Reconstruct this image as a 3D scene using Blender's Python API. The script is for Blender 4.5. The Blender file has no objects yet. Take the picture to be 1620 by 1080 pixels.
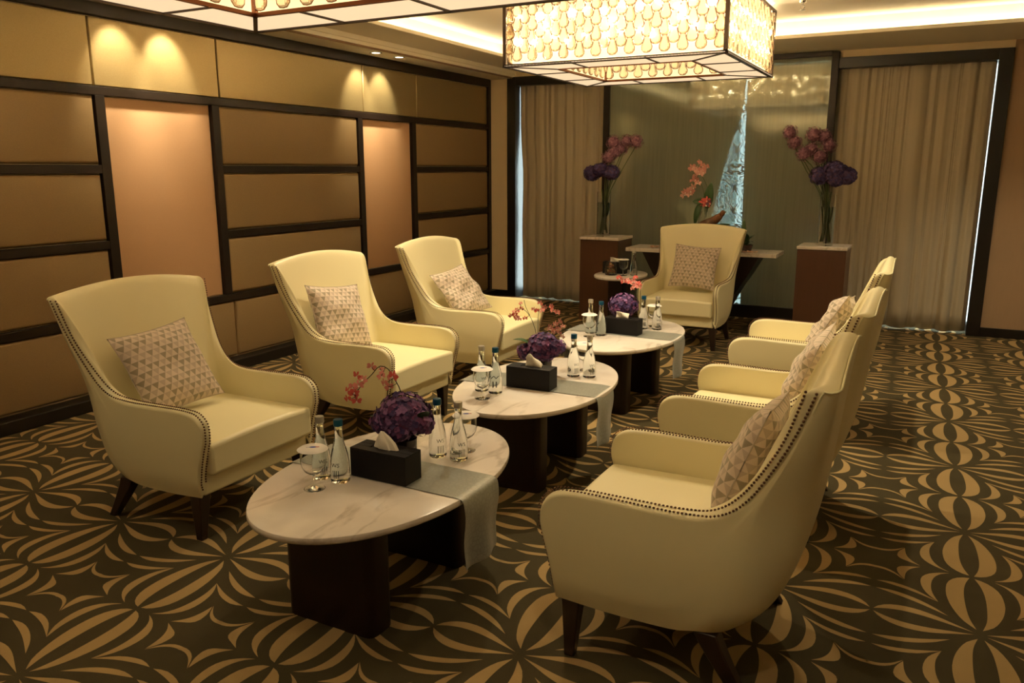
import bpy, bmesh, math, random
from mathutils import Vector, Matrix
random.seed(7)
PI = math.pi
SC = bpy.context.scene
COL = SC.collection

# ------------------------------------------------------------------ camera
cam_data = bpy.data.cameras.new('camera')
cam = bpy.data.objects.new('camera', cam_data)
COL.objects.link(cam)
cam_data.sensor_width = 36.0
cam_data.lens = 28.0
cam_data.clip_start = 0.05
cam.location = (0, 0, 1.5)
cam.rotation_euler = (math.radians(77.8), 0, math.radians(27.8))
SC.camera = cam

# ------------------------------------------------------------------ world, exposure
SC.view_settings.view_transform = 'Standard'
SC.view_settings.look = 'None'
SC.view_settings.gamma = 1.0
SC.view_settings.exposure = 0.58
SC.view_settings.use_curve_mapping = False
SC.cycles.use_denoising = True
SC.cycles.sample_clamp_indirect = 6.0
SC.cycles.max_bounces = 10
SC.cycles.transmission_bounces = 10
SC.cycles.transparent_max_bounces = 12
world = bpy.data.worlds.new('daylight')
SC.world = world
world.use_nodes = True
world.node_tree.nodes['Background'].inputs[0].default_value = (0.86, 1.0, 0.95, 1)
world.node_tree.nodes['Background'].inputs[1].default_value = 5.0

# light levels
L_SHADE = 0.85      # luminous inner shade of the chandeliers
L_DIFF = .60       # bottom diffusers
L_COVE = 7.0      # cove tubes
L_WASH = 34.0      # wall washers, watts
L_FILL = 72.0      # added unseen downlights that brighten the seating, watts
L_SIDE = 3.2       # small lamps behind the crystals, watts each
L_UP = 34.0        # bulbs inside the open-topped chandelier shades, watts
WARM = (1.0, 0.79, 0.51)


def add_spot(name, loc, target, power, size, blend=0.6, soft=0.04, color=WARM, parent=None):
    ld = bpy.data.lights.new(name, 'SPOT')
    ld.energy = power; ld.spot_size = size; ld.spot_blend = blend
    ld.shadow_soft_size = soft; ld.color = color
    o = bpy.data.objects.new(name, ld)
    COL.objects.link(o)
    o.location = loc
    d = Vector(target) - Vector(loc)
    o.rotation_euler = d.to_track_quat('-Z', 'Y').to_euler()
    if parent: o.parent = parent
    return o


# ------------------------------------------------------------------ materials
MATS = {}


def base_mat(name):
    m = bpy.data.materials.new(name)
    m.use_nodes = True
    MATS[name] = m
    return m, m.node_tree.nodes, m.node_tree.links, m.node_tree.nodes['Principled BSDF']


def mat(name, color, rough=0.5, metal=0.0, bump=None, coat=0.0, sheen=0.0, vary=None, spec=None, trans=0.0, ior=None,
        emit=None, alpha=None, coatr=0.05, sub=0.0):
    m, N, L, b = base_mat(name)
    b.inputs['Base Color'].default_value = (*color, 1)
    b.inputs['Roughness'].default_value = rough
    b.inputs['Metallic'].default_value = metal
    b.inputs['Coat Weight'].default_value = coat
    b.inputs['Coat Roughness'].default_value = coatr
    b.inputs['Sheen Weight'].default_value = sheen
    b.inputs['Transmission Weight'].default_value = trans
    b.inputs['Subsurface Weight'].default_value = sub
    if ior: b.inputs['IOR'].default_value = ior
    if spec is not None: b.inputs['Specular IOR Level'].default_value = spec
    if alpha is not None: b.inputs['Alpha'].default_value = alpha
    if emit:
        b.inputs['Emission Color'].default_value = (*emit[0], 1)
        b.inputs['Emission Strength'].default_value = emit[1]
    if vary or bump:
        tc = N.new('ShaderNodeTexCoord')
    if vary:   # (scale, color2, (stretch xyz))
        mp = N.new('ShaderNodeMapping'); mp.inputs['Scale'].default_value = vary[2] if len(vary) > 2 else (1, 1, 1)
        nz = N.new('ShaderNodeTexNoise'); nz.inputs['Scale'].default_value = vary[0]; nz.inputs['Detail'].default_value = 5
        mx = N.new('ShaderNodeMix'); mx.data_type = 'RGBA'
        mx.inputs['A'].default_value = (*color, 1); mx.inputs['B'].default_value = (*vary[1], 1)
        L.new(tc.outputs['Object'], mp.inputs['Vector']); L.new(mp.outputs[0], nz.inputs['Vector'])
        L.new(nz.outputs['Fac'], mx.inputs['Factor']); L.new(mx.outputs['Result'], b.inputs['Base Color'])
    if bump:   # (scale, strength, distance)
        nb = N.new('ShaderNodeTexNoise'); nb.inputs['Scale'].default_value = bump[0]; nb.inputs['Detail'].default_value = 4
        bp = N.new('ShaderNodeBump'); bp.inputs['Strength'].default_value = bump[1]; bp.inputs['Distance'].default_value = bump[2]
        L.new(tc.outputs['Object'], nb.inputs['Vector']); L.new(nb.outputs['Fac'], bp.inputs['Height'])
        L.new(bp.outputs[0], b.inputs['Normal'])
    return m


leather = mat('cream_leather', (0.87, 0.79, 0.50), 0.42, bump=(220, 0.08, 0.001), vary=(3, (0.85, 0.77, 0.475)), coat=0.08, coatr=0.3)
piping_m = mat('piping_leather', (0.84, 0.79, 0.5), 0.4)
nail_m = mat('antique_brass_nail', (0.13, 0.06, 0.03), 0.4, metal=0.7)
legwood = mat('espresso_wood', (0.016, 0.008, 0.005), 0.35, vary=(6, (0.028, 0.012, 0.008), (8, 8, 1)), coat=0.2)
tablewood = mat('dark_walnut_veneer', (0.010, 0.0045, 0.003), 0.4, vary=(5, (0.018, 0.007, 0.004), (10, 10, 0.7)), coat=0.15, coatr=0.2, spec=0.3)
plinthwood = mat('brown_walnut_veneer', (0.105, 0.042, 0.02), 0.38, vary=(5, (0.075, 0.03, 0.014), (10, 10, 0.7)), coat=0.15, coatr=0.2)
trimwood = mat('black_brown_trim', (0.012, 0.007, 0.005), 0.45, vary=(4, (0.018, 0.010, 0.006), (1, 1, 8)), spec=0.3)
framewood = mat('black_frame_lacquer', (0.010, 0.008, 0.007), 0.32)
blackbox = mat('black_leatherette', (0.005, 0.004, 0.004), 0.55, bump=(300, 0.2, 0.001), spec=0.25)
tissue_m = mat('tissue_paper', (0.86, 0.80, 0.70), 0.9, bump=(30, 0.4, 0.004))
paper_m = mat('paper_lid', (0.86, 0.80, 0.74), 0.8)
blueink = mat('blue_ink', (0.02, 0.05, 0.35), 0.6)
redink = mat('red_ink', (0.45, 0.03, 0.03), 0.6)
darkink = mat('dark_label_ink', (0.03, 0.035, 0.04), 0.5)
glass_m = mat('clear_glass', (0.98, 0.99, 0.98), 0.0, trans=1.0, ior=1.32)
water_m = mat('bottle_glass_and_water', (0.93, 0.97, 0.96), 0.0, trans=1.0, ior=1.36)
bluecap = mat('blue_metal_cap', (0.006, 0.085, 0.17), 0.3, metal=0.4)
clearcap = mat('silver_cap', (0.62, 0.60, 0.54), 0.3, metal=0.7)
vasedark = mat('smoked_glass_vase', (0.06, 0.035, 0.03), 0.05, coat=0.5)
purples = [mat('hydrangea_purple', (0.085, 0.032, 0.12), 0.7), mat('hydrangea_plum', (0.17, 0.045, 0.15), 0.7),
           mat('hydrangea_lilac', (0.26, 0.12, 0.30), 0.7), mat('hydrangea_violet', (0.05, 0.022, 0.11), 0.7)]
deeps = [mat('deep_violet', (0.04, 0.02, 0.09), 0.7), mat('deep_purple', (0.07, 0.03, 0.09), 0.7),
         mat('deep_blue_violet', (0.06, 0.04, 0.15), 0.7)]
mauves = [mat('allium_mauve', (0.22, 0.095, 0.14), 0.7), mat('allium_pink', (0.32, 0.15, 0.19), 0.7), mat('allium_wine', (0.14, 0.05, 0.08), 0.7)]
corals = [mat('orchid_coral', (0.78, 0.13, 0.11), 0.6), mat('orchid_pink', (0.80, 0.28, 0.25), 0.6)]
pinks = [mat('orchid_salmon', (0.60, 0.25, 0.21), 0.6), mat('orchid_rose', (0.70, 0.37, 0.31), 0.6)]
orchidlip = mat('orchid_lip', (0.85, 0.70, 0.6), 0.6)
leafgreen = mat('dark_green_leaf', (0.02, 0.055, 0.015), 0.4, vary=(9, (0.035, 0.09, 0.02)))
stemgreen = mat('green_stem', (0.06, 0.09, 0.03), 0.6)
stemdark = mat('brown_orchid_stem', (0.05, 0.03, 0.015), 0.6)
driftwood = mat('driftwood', (0.30, 0.13, 0.05), 0.7, vary=(12, (0.16, 0.07, 0.03)), bump=(25, 0.5, 0.01))
potpourri = [mat('potpourri_brown', (0.22, 0.10, 0.04), 0.8), mat('potpourri_orange', (0.45, 0.15, 0.07), 0.8), mat('potpourri_tan', (0.4, 0.28, 0.12), 0.8)]
beige_wall = mat('beige_wall_paint', (0.85, 0.70, 0.46), 0.8, bump=(90, 0.1, 0.002))
taupe_wall = mat('taupe_wall_fabric', (0.40, 0.27, 0.16), 0.8, vary=(60, (0.36, 0.24, 0.14), (1, 1, .1)))
ceil_m = mat('ceiling_paint', (0.93, 0.86, 0.70), 0.9)
groove_shade_m = mat('ceiling_groove_shade', (0.22, 0.14, 0.07), 0.8)
shade_m = mat('luminous_inner_shade', (0.8, 0.7, 0.5), 0.8, emit=((1.0, 0.70, 0.36), L_SHADE))
diff_m = mat('lit_diffuser', (0.6, 0.55, 0.42), 0.6, emit=((1.0, 0.75, 0.46), L_DIFF))
bulb_m = mat('lit_bulb', (1, 1, 1), 0.8, emit=((1.0, 0.82, 0.55), 300.0))
cove_m = mat('cove_tube', (1, 1, 1), 0.8, emit=((1.0, 0.83, 0.56), L_COVE))
lens_m = mat('downlight_lens', (1, 1, 1), 0.8, emit=((1.0, 0.86, 0.6), 6.0))
copper = mat('copper_wire', (0.24, 0.10, 0.05), 0.35, metal=0.85)
bronze = mat('dark_bronze_frame', (0.07, 0.045, 0.03), 0.4, metal=0.5)
crystal_m = mat('crystal', (1.0, 0.90, 0.74), 0.05, trans=1.0, ior=1.5)
def thin_crystal(m, f):
    """part of the light passes the cut crystal unbent"""
    N, L = m.node_tree.nodes, m.node_tree.links
    t = N.new('ShaderNodeBsdfTransparent'); t.inputs['Color'].default_value = (1.0, 0.92, 0.78, 1)
    mx = N.new('ShaderNodeMixShader'); mx.inputs[0].default_value = f
    L.new(N['Principled BSDF'].outputs[0], mx.inputs[1]); L.new(t.outputs[0], mx.inputs[2])
    L.new(mx.outputs[0], N['Material Output'].inputs['Surface'])


thin_crystal(crystal_m, 0.22)
chrome = mat('chrome', (0.6, 0.6, 0.6), 0.2, metal=1.0)
shell_pet = mat('fallen_petal', (0.62, 0.36, 0.24), 0.6)
window_glass = mat('window_glass', (0.9, 0.95, 1.0), 0.0, trans=1.0, ior=1.02)
sheer_m = None


def fabric_panel_mat(name, c1, c2, rough, metal, spec=0.5):
    m, N, L, b = base_mat(name)
    tc = N.new('ShaderNodeTexCoord')
    mp = N.new('ShaderNodeMapping'); mp.inputs['Scale'].default_value = (1, 120, 260)
    nz = N.new('ShaderNodeTexNoise'); nz.inputs['Scale'].default_value = 1.0; nz.inputs['Detail'].default_value = 3
    mx = N.new('ShaderNodeMix'); mx.data_type = 'RGBA'
    mx.inputs['A'].default_value = (*c1, 1); mx.inputs['B'].default_value = (*c2, 1)
    L.new(tc.outputs['Object'], mp.inputs['Vector']); L.new(mp.outputs[0], nz.inputs['Vector'])
    L.new(nz.outputs['Fac'], mx.inputs['Factor']); L.new(mx.outputs['Result'], b.inputs['Base Color'])
    bp = N.new('ShaderNodeBump'); bp.inputs['Strength'].default_value = 0.25; bp.inputs['Distance'].default_value = 0.002
    L.new(nz.outputs['Fac'], bp.inputs['Height']); L.new(bp.outputs[0], b.inputs['Normal'])
    b.inputs['Roughness'].default_value = rough; b.inputs['Metallic'].default_value = metal
    b.inputs['Specular IOR Level'].default_value = spec
    return m


goldfab = fabric_panel_mat('gold_brown_upholstery', (0.335, 0.225, 0.105), (0.26, 0.175, 0.08), 0.55, 0.15)
goldsheen = fabric_panel_mat('gold_sheen_wallcovering', (0.43, 0.335, 0.165), (0.32, 0.245, 0.115), 0.36, 0.6)
peachfab = fabric_panel_mat('peach_fabric', (0.60, 0.36, 0.195), (0.54, 0.32, 0.17), 0.7, 0.0)


def curtain_mat():
    m, N, L, b = base_mat('taupe_curtain_fabric')
    tc = N.new('ShaderNodeTexCoord')
    mp = N.new('ShaderNodeMapping'); mp.inputs['Scale'].default_value = (30, 30, 0.8)
    nz = N.new('ShaderNodeTexNoise'); nz.inputs['Scale'].default_value = 1.0; nz.inputs['Detail'].default_value = 4
    mx = N.new('ShaderNodeMix'); mx.data_type = 'RGBA'
    mx.inputs['A'].default_value = (0.56, 0.49, 0.36, 1); mx.inputs['B'].default_value = (0.46, 0.40, 0.29, 1)
    L.new(tc.outputs['Object'], mp.inputs['Vector']); L.new(mp.outputs[0], nz.inputs['Vector'])
    L.new(nz.outputs['Fac'], mx.inputs['Factor']); L.new(mx.outputs['Result'], b.inputs['Base Color'])
    b.inputs['Roughness'].default_value = 0.75; b.inputs['Sheen Weight'].default_value = 0.2
    return m


curtain_m = curtain_mat()


def marble_mat():
    m, N, L, b = base_mat('cream_marble')
    geo = N.new('ShaderNodeNewGeometry')
    n1 = N.new('ShaderNodeTexNoise'); n1.inputs['Scale'].default_value = 2.2; n1.inputs['Detail'].default_value = 7; n1.inputs['Distortion'].default_value = 1.4
    mp = N.new('ShaderNodeMapping'); mp.inputs['Rotation'].default_value = (0, 0, 0.9); mp.inputs['Scale'].default_value = (1.0, 0.28, 1)
    wv = N.new('ShaderNodeTexNoise'); wv.inputs['Scale'].default_value = 4.5; wv.inputs['Detail'].default_value = 8; wv.inputs['Distortion'].default_value = 0.7
    L.new(geo.outputs['Position'], n1.inputs['Vector'])
    L.new(geo.outputs['Position'], mp.inputs['Vector']); L.new(mp.outputs[0], wv.inputs['Vector'])
    s = N.new('ShaderNodeMath'); s.operation = 'SUBTRACT'; s.inputs[1].default_value = 0.5
    a = N.new('ShaderNodeMath'); a.operation = 'ABSOLUTE'
    r = N.new('ShaderNodeValToRGB')
    r.color_ramp.elements[0].position = 0.0; r.color_ramp.elements[0].color = (0.36, 0.30, 0.24, 1)
    r.color_ramp.elements[1].position = 0.035; r.color_ramp.elements[1].color = (0.77, 0.70, 0.63, 1)
    L.new(wv.outputs['Fac'], s.inputs[0]); L.new(s.outputs[0], a.inputs[0]); L.new(a.outputs[0], r.inputs['Fac'])
    r2 = N.new('ShaderNodeValToRGB')
    r2.color_ramp.elements[0].position = 0.35; r2.color_ramp.elements[0].color = (0.66, 0.58, 0.50, 1)
    r2.color_ramp.elements[1].position = 0.6; r2.color_ramp.elements[1].color = (0.80, 0.73, 0.66, 1)
    L.new(n1.outputs['Fac'], r2.inputs['Fac'])
    # veins only show where the cloudy noise is low
    mr = N.new('ShaderNodeMapRange'); mr.inputs['From Min'].default_value = 0.40; mr.inputs['From Max'].default_value = 0.62
    mr.inputs['To Min'].default_value = 0.6; mr.inputs['To Max'].default_value = 0.0
    L.new(n1.outputs['Fac'], mr.inputs['Value'])
    mx = N.new('ShaderNodeMix'); mx.data_type = 'RGBA'
    L.new(mr.outputs[0], mx.inputs['Factor']); L.new(r2.outputs[0], mx.inputs['A']); L.new(r.outputs[0], mx.inputs['B'])
    L.new(mx.outputs['Result'], b.inputs['Base Color'])
    b.inputs['Roughness'].default_value = 0.18
    return m


marble = marble_mat()


def runner_mat():
    m, N, L, b = base_mat('grey_jacquard')
    tc = N.new('ShaderNodeTexCoord')
    v = N.new('ShaderNodeTexVoronoi'); v.inputs['Scale'].default_value = 55; v.feature = 'DISTANCE_TO_EDGE'
    r = N.new('ShaderNodeValToRGB')
    r.color_ramp.elements[0].position = 0.02; r.color_ramp.elements[0].color = (0.29, 0.30, 0.26, 1)
    r.color_ramp.elements[1].position = 0.2; r.color_ramp.elements[1].color = (0.34, 0.35, 0.31, 1)
    L.new(tc.outputs['Object'], v.inputs['Vector']); L.new(v.outputs['Distance'], r.inputs['Fac']); L.new(r.outputs[0], b.inputs['Base Color'])
    b.inputs['Roughness'].default_value = 0.38; b.inputs['Sheen Weight'].default_value = 0.2; b.inputs['Metallic'].default_value = 0.3
    return m


runner_m = runner_mat()


def pillow_mat():
    """triangles in a six-way lattice, three fabric tones"""
    m, N, L, b = base_mat('triangle_print_fabric')
    uv = N.new('ShaderNodeTexCoord')
    sp = N.new('ShaderNodeSeparateXYZ')
    L.new(uv.outputs['UV'], sp.inputs[0])

    def mth(op, a, bb=None):
        n = N.new('ShaderNodeMath'); n.operation = op
        for i, q in enumerate((a, bb)):
            if q is None: continue
            if isinstance(q, (int, float)): n.inputs[i].default_value = q
            else: L.new(q, n.inputs[i])
        return n.outputs[0]
    S = 12.0
    x = mth('MULTIPLY', sp.outputs[0], S); y = mth('MULTIPLY', sp.outputs[1], S)
    v = mth('MULTIPLY', y, 1.1547); u = mth('SUBTRACT', x, mth('MULTIPLY', y, 0.57735))
    fu = mth('FLOOR', u); fv = mth('FLOOR', v)
    gu = mth('SUBTRACT', u, fu); gv = mth('SUBTRACT', v, fv)
    up = mth('GREATER_THAN', mth('ADD', gu, gv), 1.0)
    # star subdivision: split each triangle by nearest corner to give small facets
    k3 = mth('MODULO', mth('ADD', mth('ADD', mth('ADD', fu, mth('MULTIPLY', fv, 2.0)), mth('MULTIPLY', up, 1.0)), 90.0), 3.0)
    cb = N.new('ShaderNodeCombineXYZ'); L.new(fu, cb.inputs[0]); L.new(fv, cb.inputs[1]); L.new(up, cb.inputs[2])
    wn = N.new('ShaderNodeTexWhiteNoise'); L.new(cb.outputs[0], wn.inputs['Vector'])
    # every other triangle pale, the others mid or dark in a three-way rota with a little chance
    val = mth('ADD', mth('MULTIPLY', up, mth('ADD', mth('MULTIPLY', k3, 0.26), 0.30)), mth('MULTIPLY', wn.outputs['Value'], 0.22))
    r = N.new('ShaderNodeValToRGB'); r.color_ramp.interpolation = 'CONSTANT'
    e = r.color_ramp.elements
    e[0].position = 0.0; e[0].color = (0.70, 0.58, 0.47, 1)
    e[1].position = 0.28; e[1].color = (0.54, 0.43, 0.34, 1)
    q = e.new(0.62); q.color = (0.34, 0.28, 0.19, 1)
    L.new(val, r.inputs['Fac'])
    L.new(r.outputs[0], b.inputs['Base Color'])
    b.inputs['Roughness'].default_value = 0.6; b.inputs['Sheen Weight'].default_value = 0.25
    return m


pillow_m = pillow_mat()


def carpet_mat(name, c1, c2):
    m, N, L, b = base_mat(name)
    geo = N.new('ShaderNodeNewGeometry')
    n = N.new('ShaderNodeTexNoise'); n.inputs['Scale'].default_value = 5; n.inputs['Detail'].default_value = 6
    mx = N.new('ShaderNodeMix'); mx.data_type = 'RGBA'; mx.inputs['A'].default_value = (*c1, 1); mx.inputs['B'].default_value = (*c2, 1)
    L.new(geo.outputs['Position'], n.inputs['Vector']); L.new(n.outputs['Fac'], mx.inputs['Factor']); L.new(mx.outputs['Result'], b.inputs['Base Color'])
    n2 = N.new('ShaderNodeTexNoise'); n2.inputs['Scale'].default_value = 420; n2.inputs['Detail'].default_value = 2
    bp = N.new('ShaderNodeBump'); bp.inputs['Strength'].default_value = 0.5; bp.inputs['Distance'].default_value = 0.003
    L.new(geo.outputs['Position'], n2.inputs['Vector']); L.new(n2.outputs['Fac'], bp.inputs['Height']); L.new(bp.outputs[0], b.inputs['Normal'])
    b.inputs['Roughness'].default_value = 0.95; b.inputs['Specular IOR Level'].default_value = 0.1
    return m


carpet_dark = carpet_mat('carpet_dark_pile', (0.080, 0.064, 0.032), (0.048, 0.038, 0.019))
carpet_light = carpet_mat('carpet_gold_pile', (0.41, 0.28, 0.125), (0.35, 0.235, 0.10))


def screen_mat():
    """grey-green mesh laminated glass with etched contour lines, glossy front"""
    m, N, L, b = base_mat('etched_mesh_glass')
    N.remove(b)
    out = N['Material Output']
    geo = N.new('ShaderNodeNewGeometry')
    mp = N.new('ShaderNodeMapping'); mp.inputs['Location'].default_value = (1.84, 0, 0)
    L.new(geo.outputs['Position'], mp.inputs['Vector'])
    sp = N.new('ShaderNodeSeparateXYZ'); L.new(mp.outputs[0], sp.inputs[0])

    def mth(op, a, bb=None):
        n = N.new('ShaderNodeMath'); n.operation = op
        for i, q in enumerate((a, bb)):
            if q is None: continue
            if isinstance(q, (int, float)): n.inputs[i].default_value = q
            else: L.new(q, n.inputs[i])
        return n.outputs[0]
    ax = mth('PINGPONG', sp.outputs[0], 0.21)
    az = mth('PINGPONG', sp.outputs[2], 0.30)
    cb = N.new('ShaderNodeCombineXYZ'); L.new(ax, cb.inputs[0]); L.new(az, cb.inputs[2])
    nz = N.new('ShaderNodeTexNoise'); nz.inputs['Scale'].default_value = 8.0; nz.inputs['Detail'].default_value = 1.2; nz.inputs['Distortion'].default_value = 0.9
    L.new(cb.outputs[0], nz.inputs['Vector'])
    band = mth('PINGPONG', mth('MULTIPLY', nz.outputs['Fac'], 9.0), 0.5)
    line = mth('LESS_THAN', band, 0.11)
    # vertical streaks of the mesh
    mp2 = N.new('ShaderNodeMapping'); mp2.inputs['Scale'].default_value = (45, 1, 1.6)
    L.new(geo.outputs['Position'], mp2.inputs['Vector'])
    n2 = N.new('ShaderNodeTexNoise'); n2.inputs['Scale'].default_value = 1.0; n2.inputs['Detail'].default_value = 5
    L.new(mp2.outputs[0], n2.inputs['Vector'])
    mx = N.new('ShaderNodeMix'); mx.data_type = 'RGBA'
    mx.inputs['A'].default_value = (0.25, 0.265, 0.195, 1); mx.inputs['B'].default_value = (0.36, 0.375, 0.275, 1)
    L.new(n2.outputs['Fac'], mx.inputs['Factor'])
    d = N.new('ShaderNodeBsdfDiffuse'); L.new(mx.outputs['Result'], d.inputs['Color'])
    g = N.new('ShaderNodeBsdfGlossy'); g.inputs['Roughness'].default_value = 0.03; g.inputs['Color'].default_value = (0.9, 0.95, 0.85, 1)
    n3 = N.new('ShaderNodeTexNoise'); n3.inputs['Scale'].default_value = 60; n3.inputs['Detail'].default_value = 1
    L.new(geo.outputs['Position'], n3.inputs['Vector'])
    bp = N.new('ShaderNodeBump'); bp.inputs['Strength'].default_value = 0.22; bp.inputs['Distance'].default_value = 0.0012
    L.new(n3.outputs['Fac'], bp.inputs['Height']); L.new(bp.outputs[0], g.inputs['Normal'])
    t = N.new('ShaderNodeBsdfTransparent')
    tcol = N.new('ShaderNodeMix'); tcol.data_type = 'RGBA'
    tcol.inputs['A'].default_value = (0.85, 0.95, 0.95, 1); tcol.inputs['B'].default_value = (0.04, 0.05, 0.05, 1)
    L.new(line, tcol.inputs['Factor']); L.new(tcol.outputs['Result'], t.inputs['Color'])
    m1 = N.new('ShaderNodeMixShader'); m1.inputs[0].default_value = 0.34
    L.new(d.outputs[0], m1.inputs[1]); L.new(t.outputs[0], m1.inputs[2])
    m2 = N.new('ShaderNodeMixShader'); m2.inputs[0].default_value = 0.09
    L.new(m1.outputs[0], m2.inputs[1]); L.new(g.outputs[0], m2.inputs[2])
    L.new(m2.outputs[0], out.inputs['Surface'])
    return m


screen_m = screen_mat()


def sheer_mat():
    m, N, L, b = base_mat('white_sheer_voile')
    N.remove(b)
    out = N['Material Output']
    d = N.new('ShaderNodeBsdfTranslucent'); d.inputs['Color'].default_value = (0.75, 0.85, 0.85, 1)
    e = N.new('ShaderNodeBsdfDiffuse'); e.inputs['Color'].default_value = (0.7, 0.7, 0.65, 1)
    t = N.new('ShaderNodeBsdfTransparent')
    a = N.new('ShaderNodeMixShader'); a.inputs[0].default_value = 0.7
    L.new(e.outputs[0], a.inputs[1]); L.new(d.outputs[0], a.inputs[2])
    c = N.new('ShaderNodeMixShader'); c.inputs[0].default_value = 0.12
    L.new(a.outputs[0], c.inputs[1]); L.new(t.outputs[0], c.inputs[2])
    L.new(c.outputs[0], out.inputs['Surface'])
    return m


sheer_m = sheer_mat()


# ------------------------------------------------------------------ mesh helpers
class MB:
    """collects geometry for ONE mesh"""
    def __init__(self):
        self.v = []; self.f = []; self.mi = []; self.uv = None

    def add(self, vs, fs, m=0):
        b = len(self.v)
        self.v += [tuple(p) for p in vs]
        self.f += [tuple(i + b for i in f) for f in fs]
        self.mi += [m] * len(fs)
        return b

    def box(self, x0, x1, y0, y1, z0, z1, m=0):
        vs = [(x0, y0, z0), (x1, y0, z0), (x1, y1, z0), (x0, y1, z0), (x0, y0, z1), (x1, y0, z1), (x1, y1, z1), (x0, y1, z1)]
        fs = [(0, 3, 2, 1), (4, 5, 6, 7), (0, 1, 5, 4), (1, 2, 6, 5), (2, 3, 7, 6), (3, 0, 4, 7)]
        self.add(vs, fs, m)

    def lathe(self, prof, n=20, c=(0, 0, 0), m=0, mtx=None, closed=False):
        vs = []; fs = []
        for r, z in prof:
            for i in range(n):
                a = 2 * PI * i / n
                p = Vector((r * math.cos(a), r * math.sin(a), z))
                if mtx: p = mtx @ p
                vs.append((p.x + c[0], p.y + c[1], p.z + c[2]))
        k = len(prof)
        for j in range(k - 1):
            for i in range(n):
                i2 = (i + 1) % n
                fs.append((j * n + i, j * n + i2, (j + 1) * n + i2, (j + 1) * n + i))
        if closed:
            for i in range(n):
                i2 = (i + 1) % n
                fs.append(((k - 1) * n + i, (k - 1) * n + i2, i2, i))
        else:
            if prof[0][0] > 1e-6: fs.append(tuple(reversed(range(n))))
            if prof[-1][0] > 1e-6: fs.append(tuple((k - 1) * n + i for i in range(n)))
        self.add(vs, fs, m)

    def tube(self, pts, r, n=8, m=0, taper=None):
        pts = [Vector(p) for p in pts]
        vs = []; fs = []
        up = Vector((0, 0, 1))
        for k, p in enumerate(pts):
            t = (pts[min(k + 1, len(pts) - 1)] - pts[max(k - 1, 0)]).normalized()
            a = t.cross(up)
            if a.length < 1e-3: a = t.cross(Vector((1, 0, 0)))
            a.normalize(); b = t.cross(a).normalized()
            rr = r if taper is None else r * (1 + (taper - 1) * k / (len(pts) - 1))
            for i in range(n):
                an = 2 * PI * i / n
                vs.append(p + a * rr * math.cos(an) + b * rr * math.sin(an))
        for k in range(len(pts) - 1):
            for i in range(n):
                i2 = (i + 1) % n
                fs.append((k * n + i, k * n + i2, (k + 1) * n + i2, (k + 1) * n + i))
        fs.append(tuple(reversed(range(n)))); fs.append(tuple((len(pts) - 1) * n + i for i in range(n)))
        self.add(vs, fs, m)

    def build(self, name, mats, parent=None, smooth=True, bevel=0.0, seg=2, subsurf=0, autosmooth=40):
        me = bpy.data.meshes.new(name)
        me.from_pydata(self.v, [], self.f)
        if not isinstance(mats, (list, tuple)): mats = [mats]
        for mm in mats: me.materials.append(mm)
        me.polygons.foreach_set('material_index', self.mi)
        bm = bmesh.new(); bm.from_mesh(me)
        bmesh.ops.recalc_face_normals(bm, faces=bm.faces)
        bm.to_mesh(me); bm.free()
        if smooth:
            me.polygons.foreach_set('use_smooth', [True] * len(me.polygons))
        o = bpy.data.objects.new(name, me)
        COL.objects.link(o)
        if parent: o.parent = parent
        if bevel:
            md = o.modifiers.new('bevel', 'BEVEL'); md.width = bevel; md.segments = seg; md.limit_method = 'ANGLE'; md.angle_limit = math.radians(50)
        if subsurf:
            md = o.modifiers.new('sub', 'SUBSURF'); md.levels = subsurf; md.render_levels = subsurf
        elif smooth:
            me.set_sharp_from_angle(angle=math.radians(autosmooth))
        return o


def spline(pts, n):
    """Catmull-Rom through pts, n samples"""
    P = [Vector(p) for p in pts]
    out = []
    m = len(P) - 1
    for i in range(n):
        t = i / (n - 1) * m
        k = min(int(t), m - 1); f = t - k
        p0 = P[k - 1] if k > 0 else P[k] * 2 - P[k + 1]
        p1, p2 = P[k], P[k + 1]
        p3 = P[k + 2] if k + 2 <= m else P[k + 1] * 2 - P[k]
        out.append(0.5 * ((2 * p1) + (p2 - p0) * f + (2 * p0 - 5 * p1 + 4 * p2 - p3) * f * f + (3 * p1 - p0 - 3 * p2 + p3) * f ** 3))
    return out


def resample(pts, n):
    """even arc-length samples along a smooth curve through pts"""
    q = spline(pts, 200)
    d = [0.0]
    for a, b in zip(q, q[1:]): d.append(d[-1] + (b - a).length)
    out = []; j = 0
    for i in range(n):
        t = d[-1] * i / (n - 1)
        while j < len(d) - 2 and d[j + 1] < t: j += 1
        f = (t - d[j]) / max(1e-9, d[j + 1] - d[j])
        out.append(q[j].lerp(q[j + 1], min(1, max(0, f))))
    return out


def interp(tab, x):
    if x <= tab[0][0]: return tab[0][1]
    for (a, b), (c, d) in zip(tab, tab[1:]):
        if x <= c: return b + (d - b) * (x - a) / (c - a)
    return tab[-1][1]


def empty(name, loc=(0, 0, 0), rz=0.0):
    o = bpy.data.objects.new(name, None)
    o.empty_display_size = 0.1
    COL.objects.link(o); o.location = loc; o.rotation_euler = (0, 0, rz)
    return o


def tag(o, label, cat, group=None, kind=None):
    o['label'] = label
    if cat: o['category'] = cat
    if group: o['group'] = group
    if kind: o['kind'] = kind
    return o


def structure(o, label=None):
    o['kind'] = 'structure'
    if label: o['label'] = label
    return o


def copy_tree(o, parent=None):
    c = o.copy(); COL.objects.link(c)
    if parent: c.parent = parent
    for ch in list(o.children):
        copy_tree(ch, c)
    return c


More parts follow.
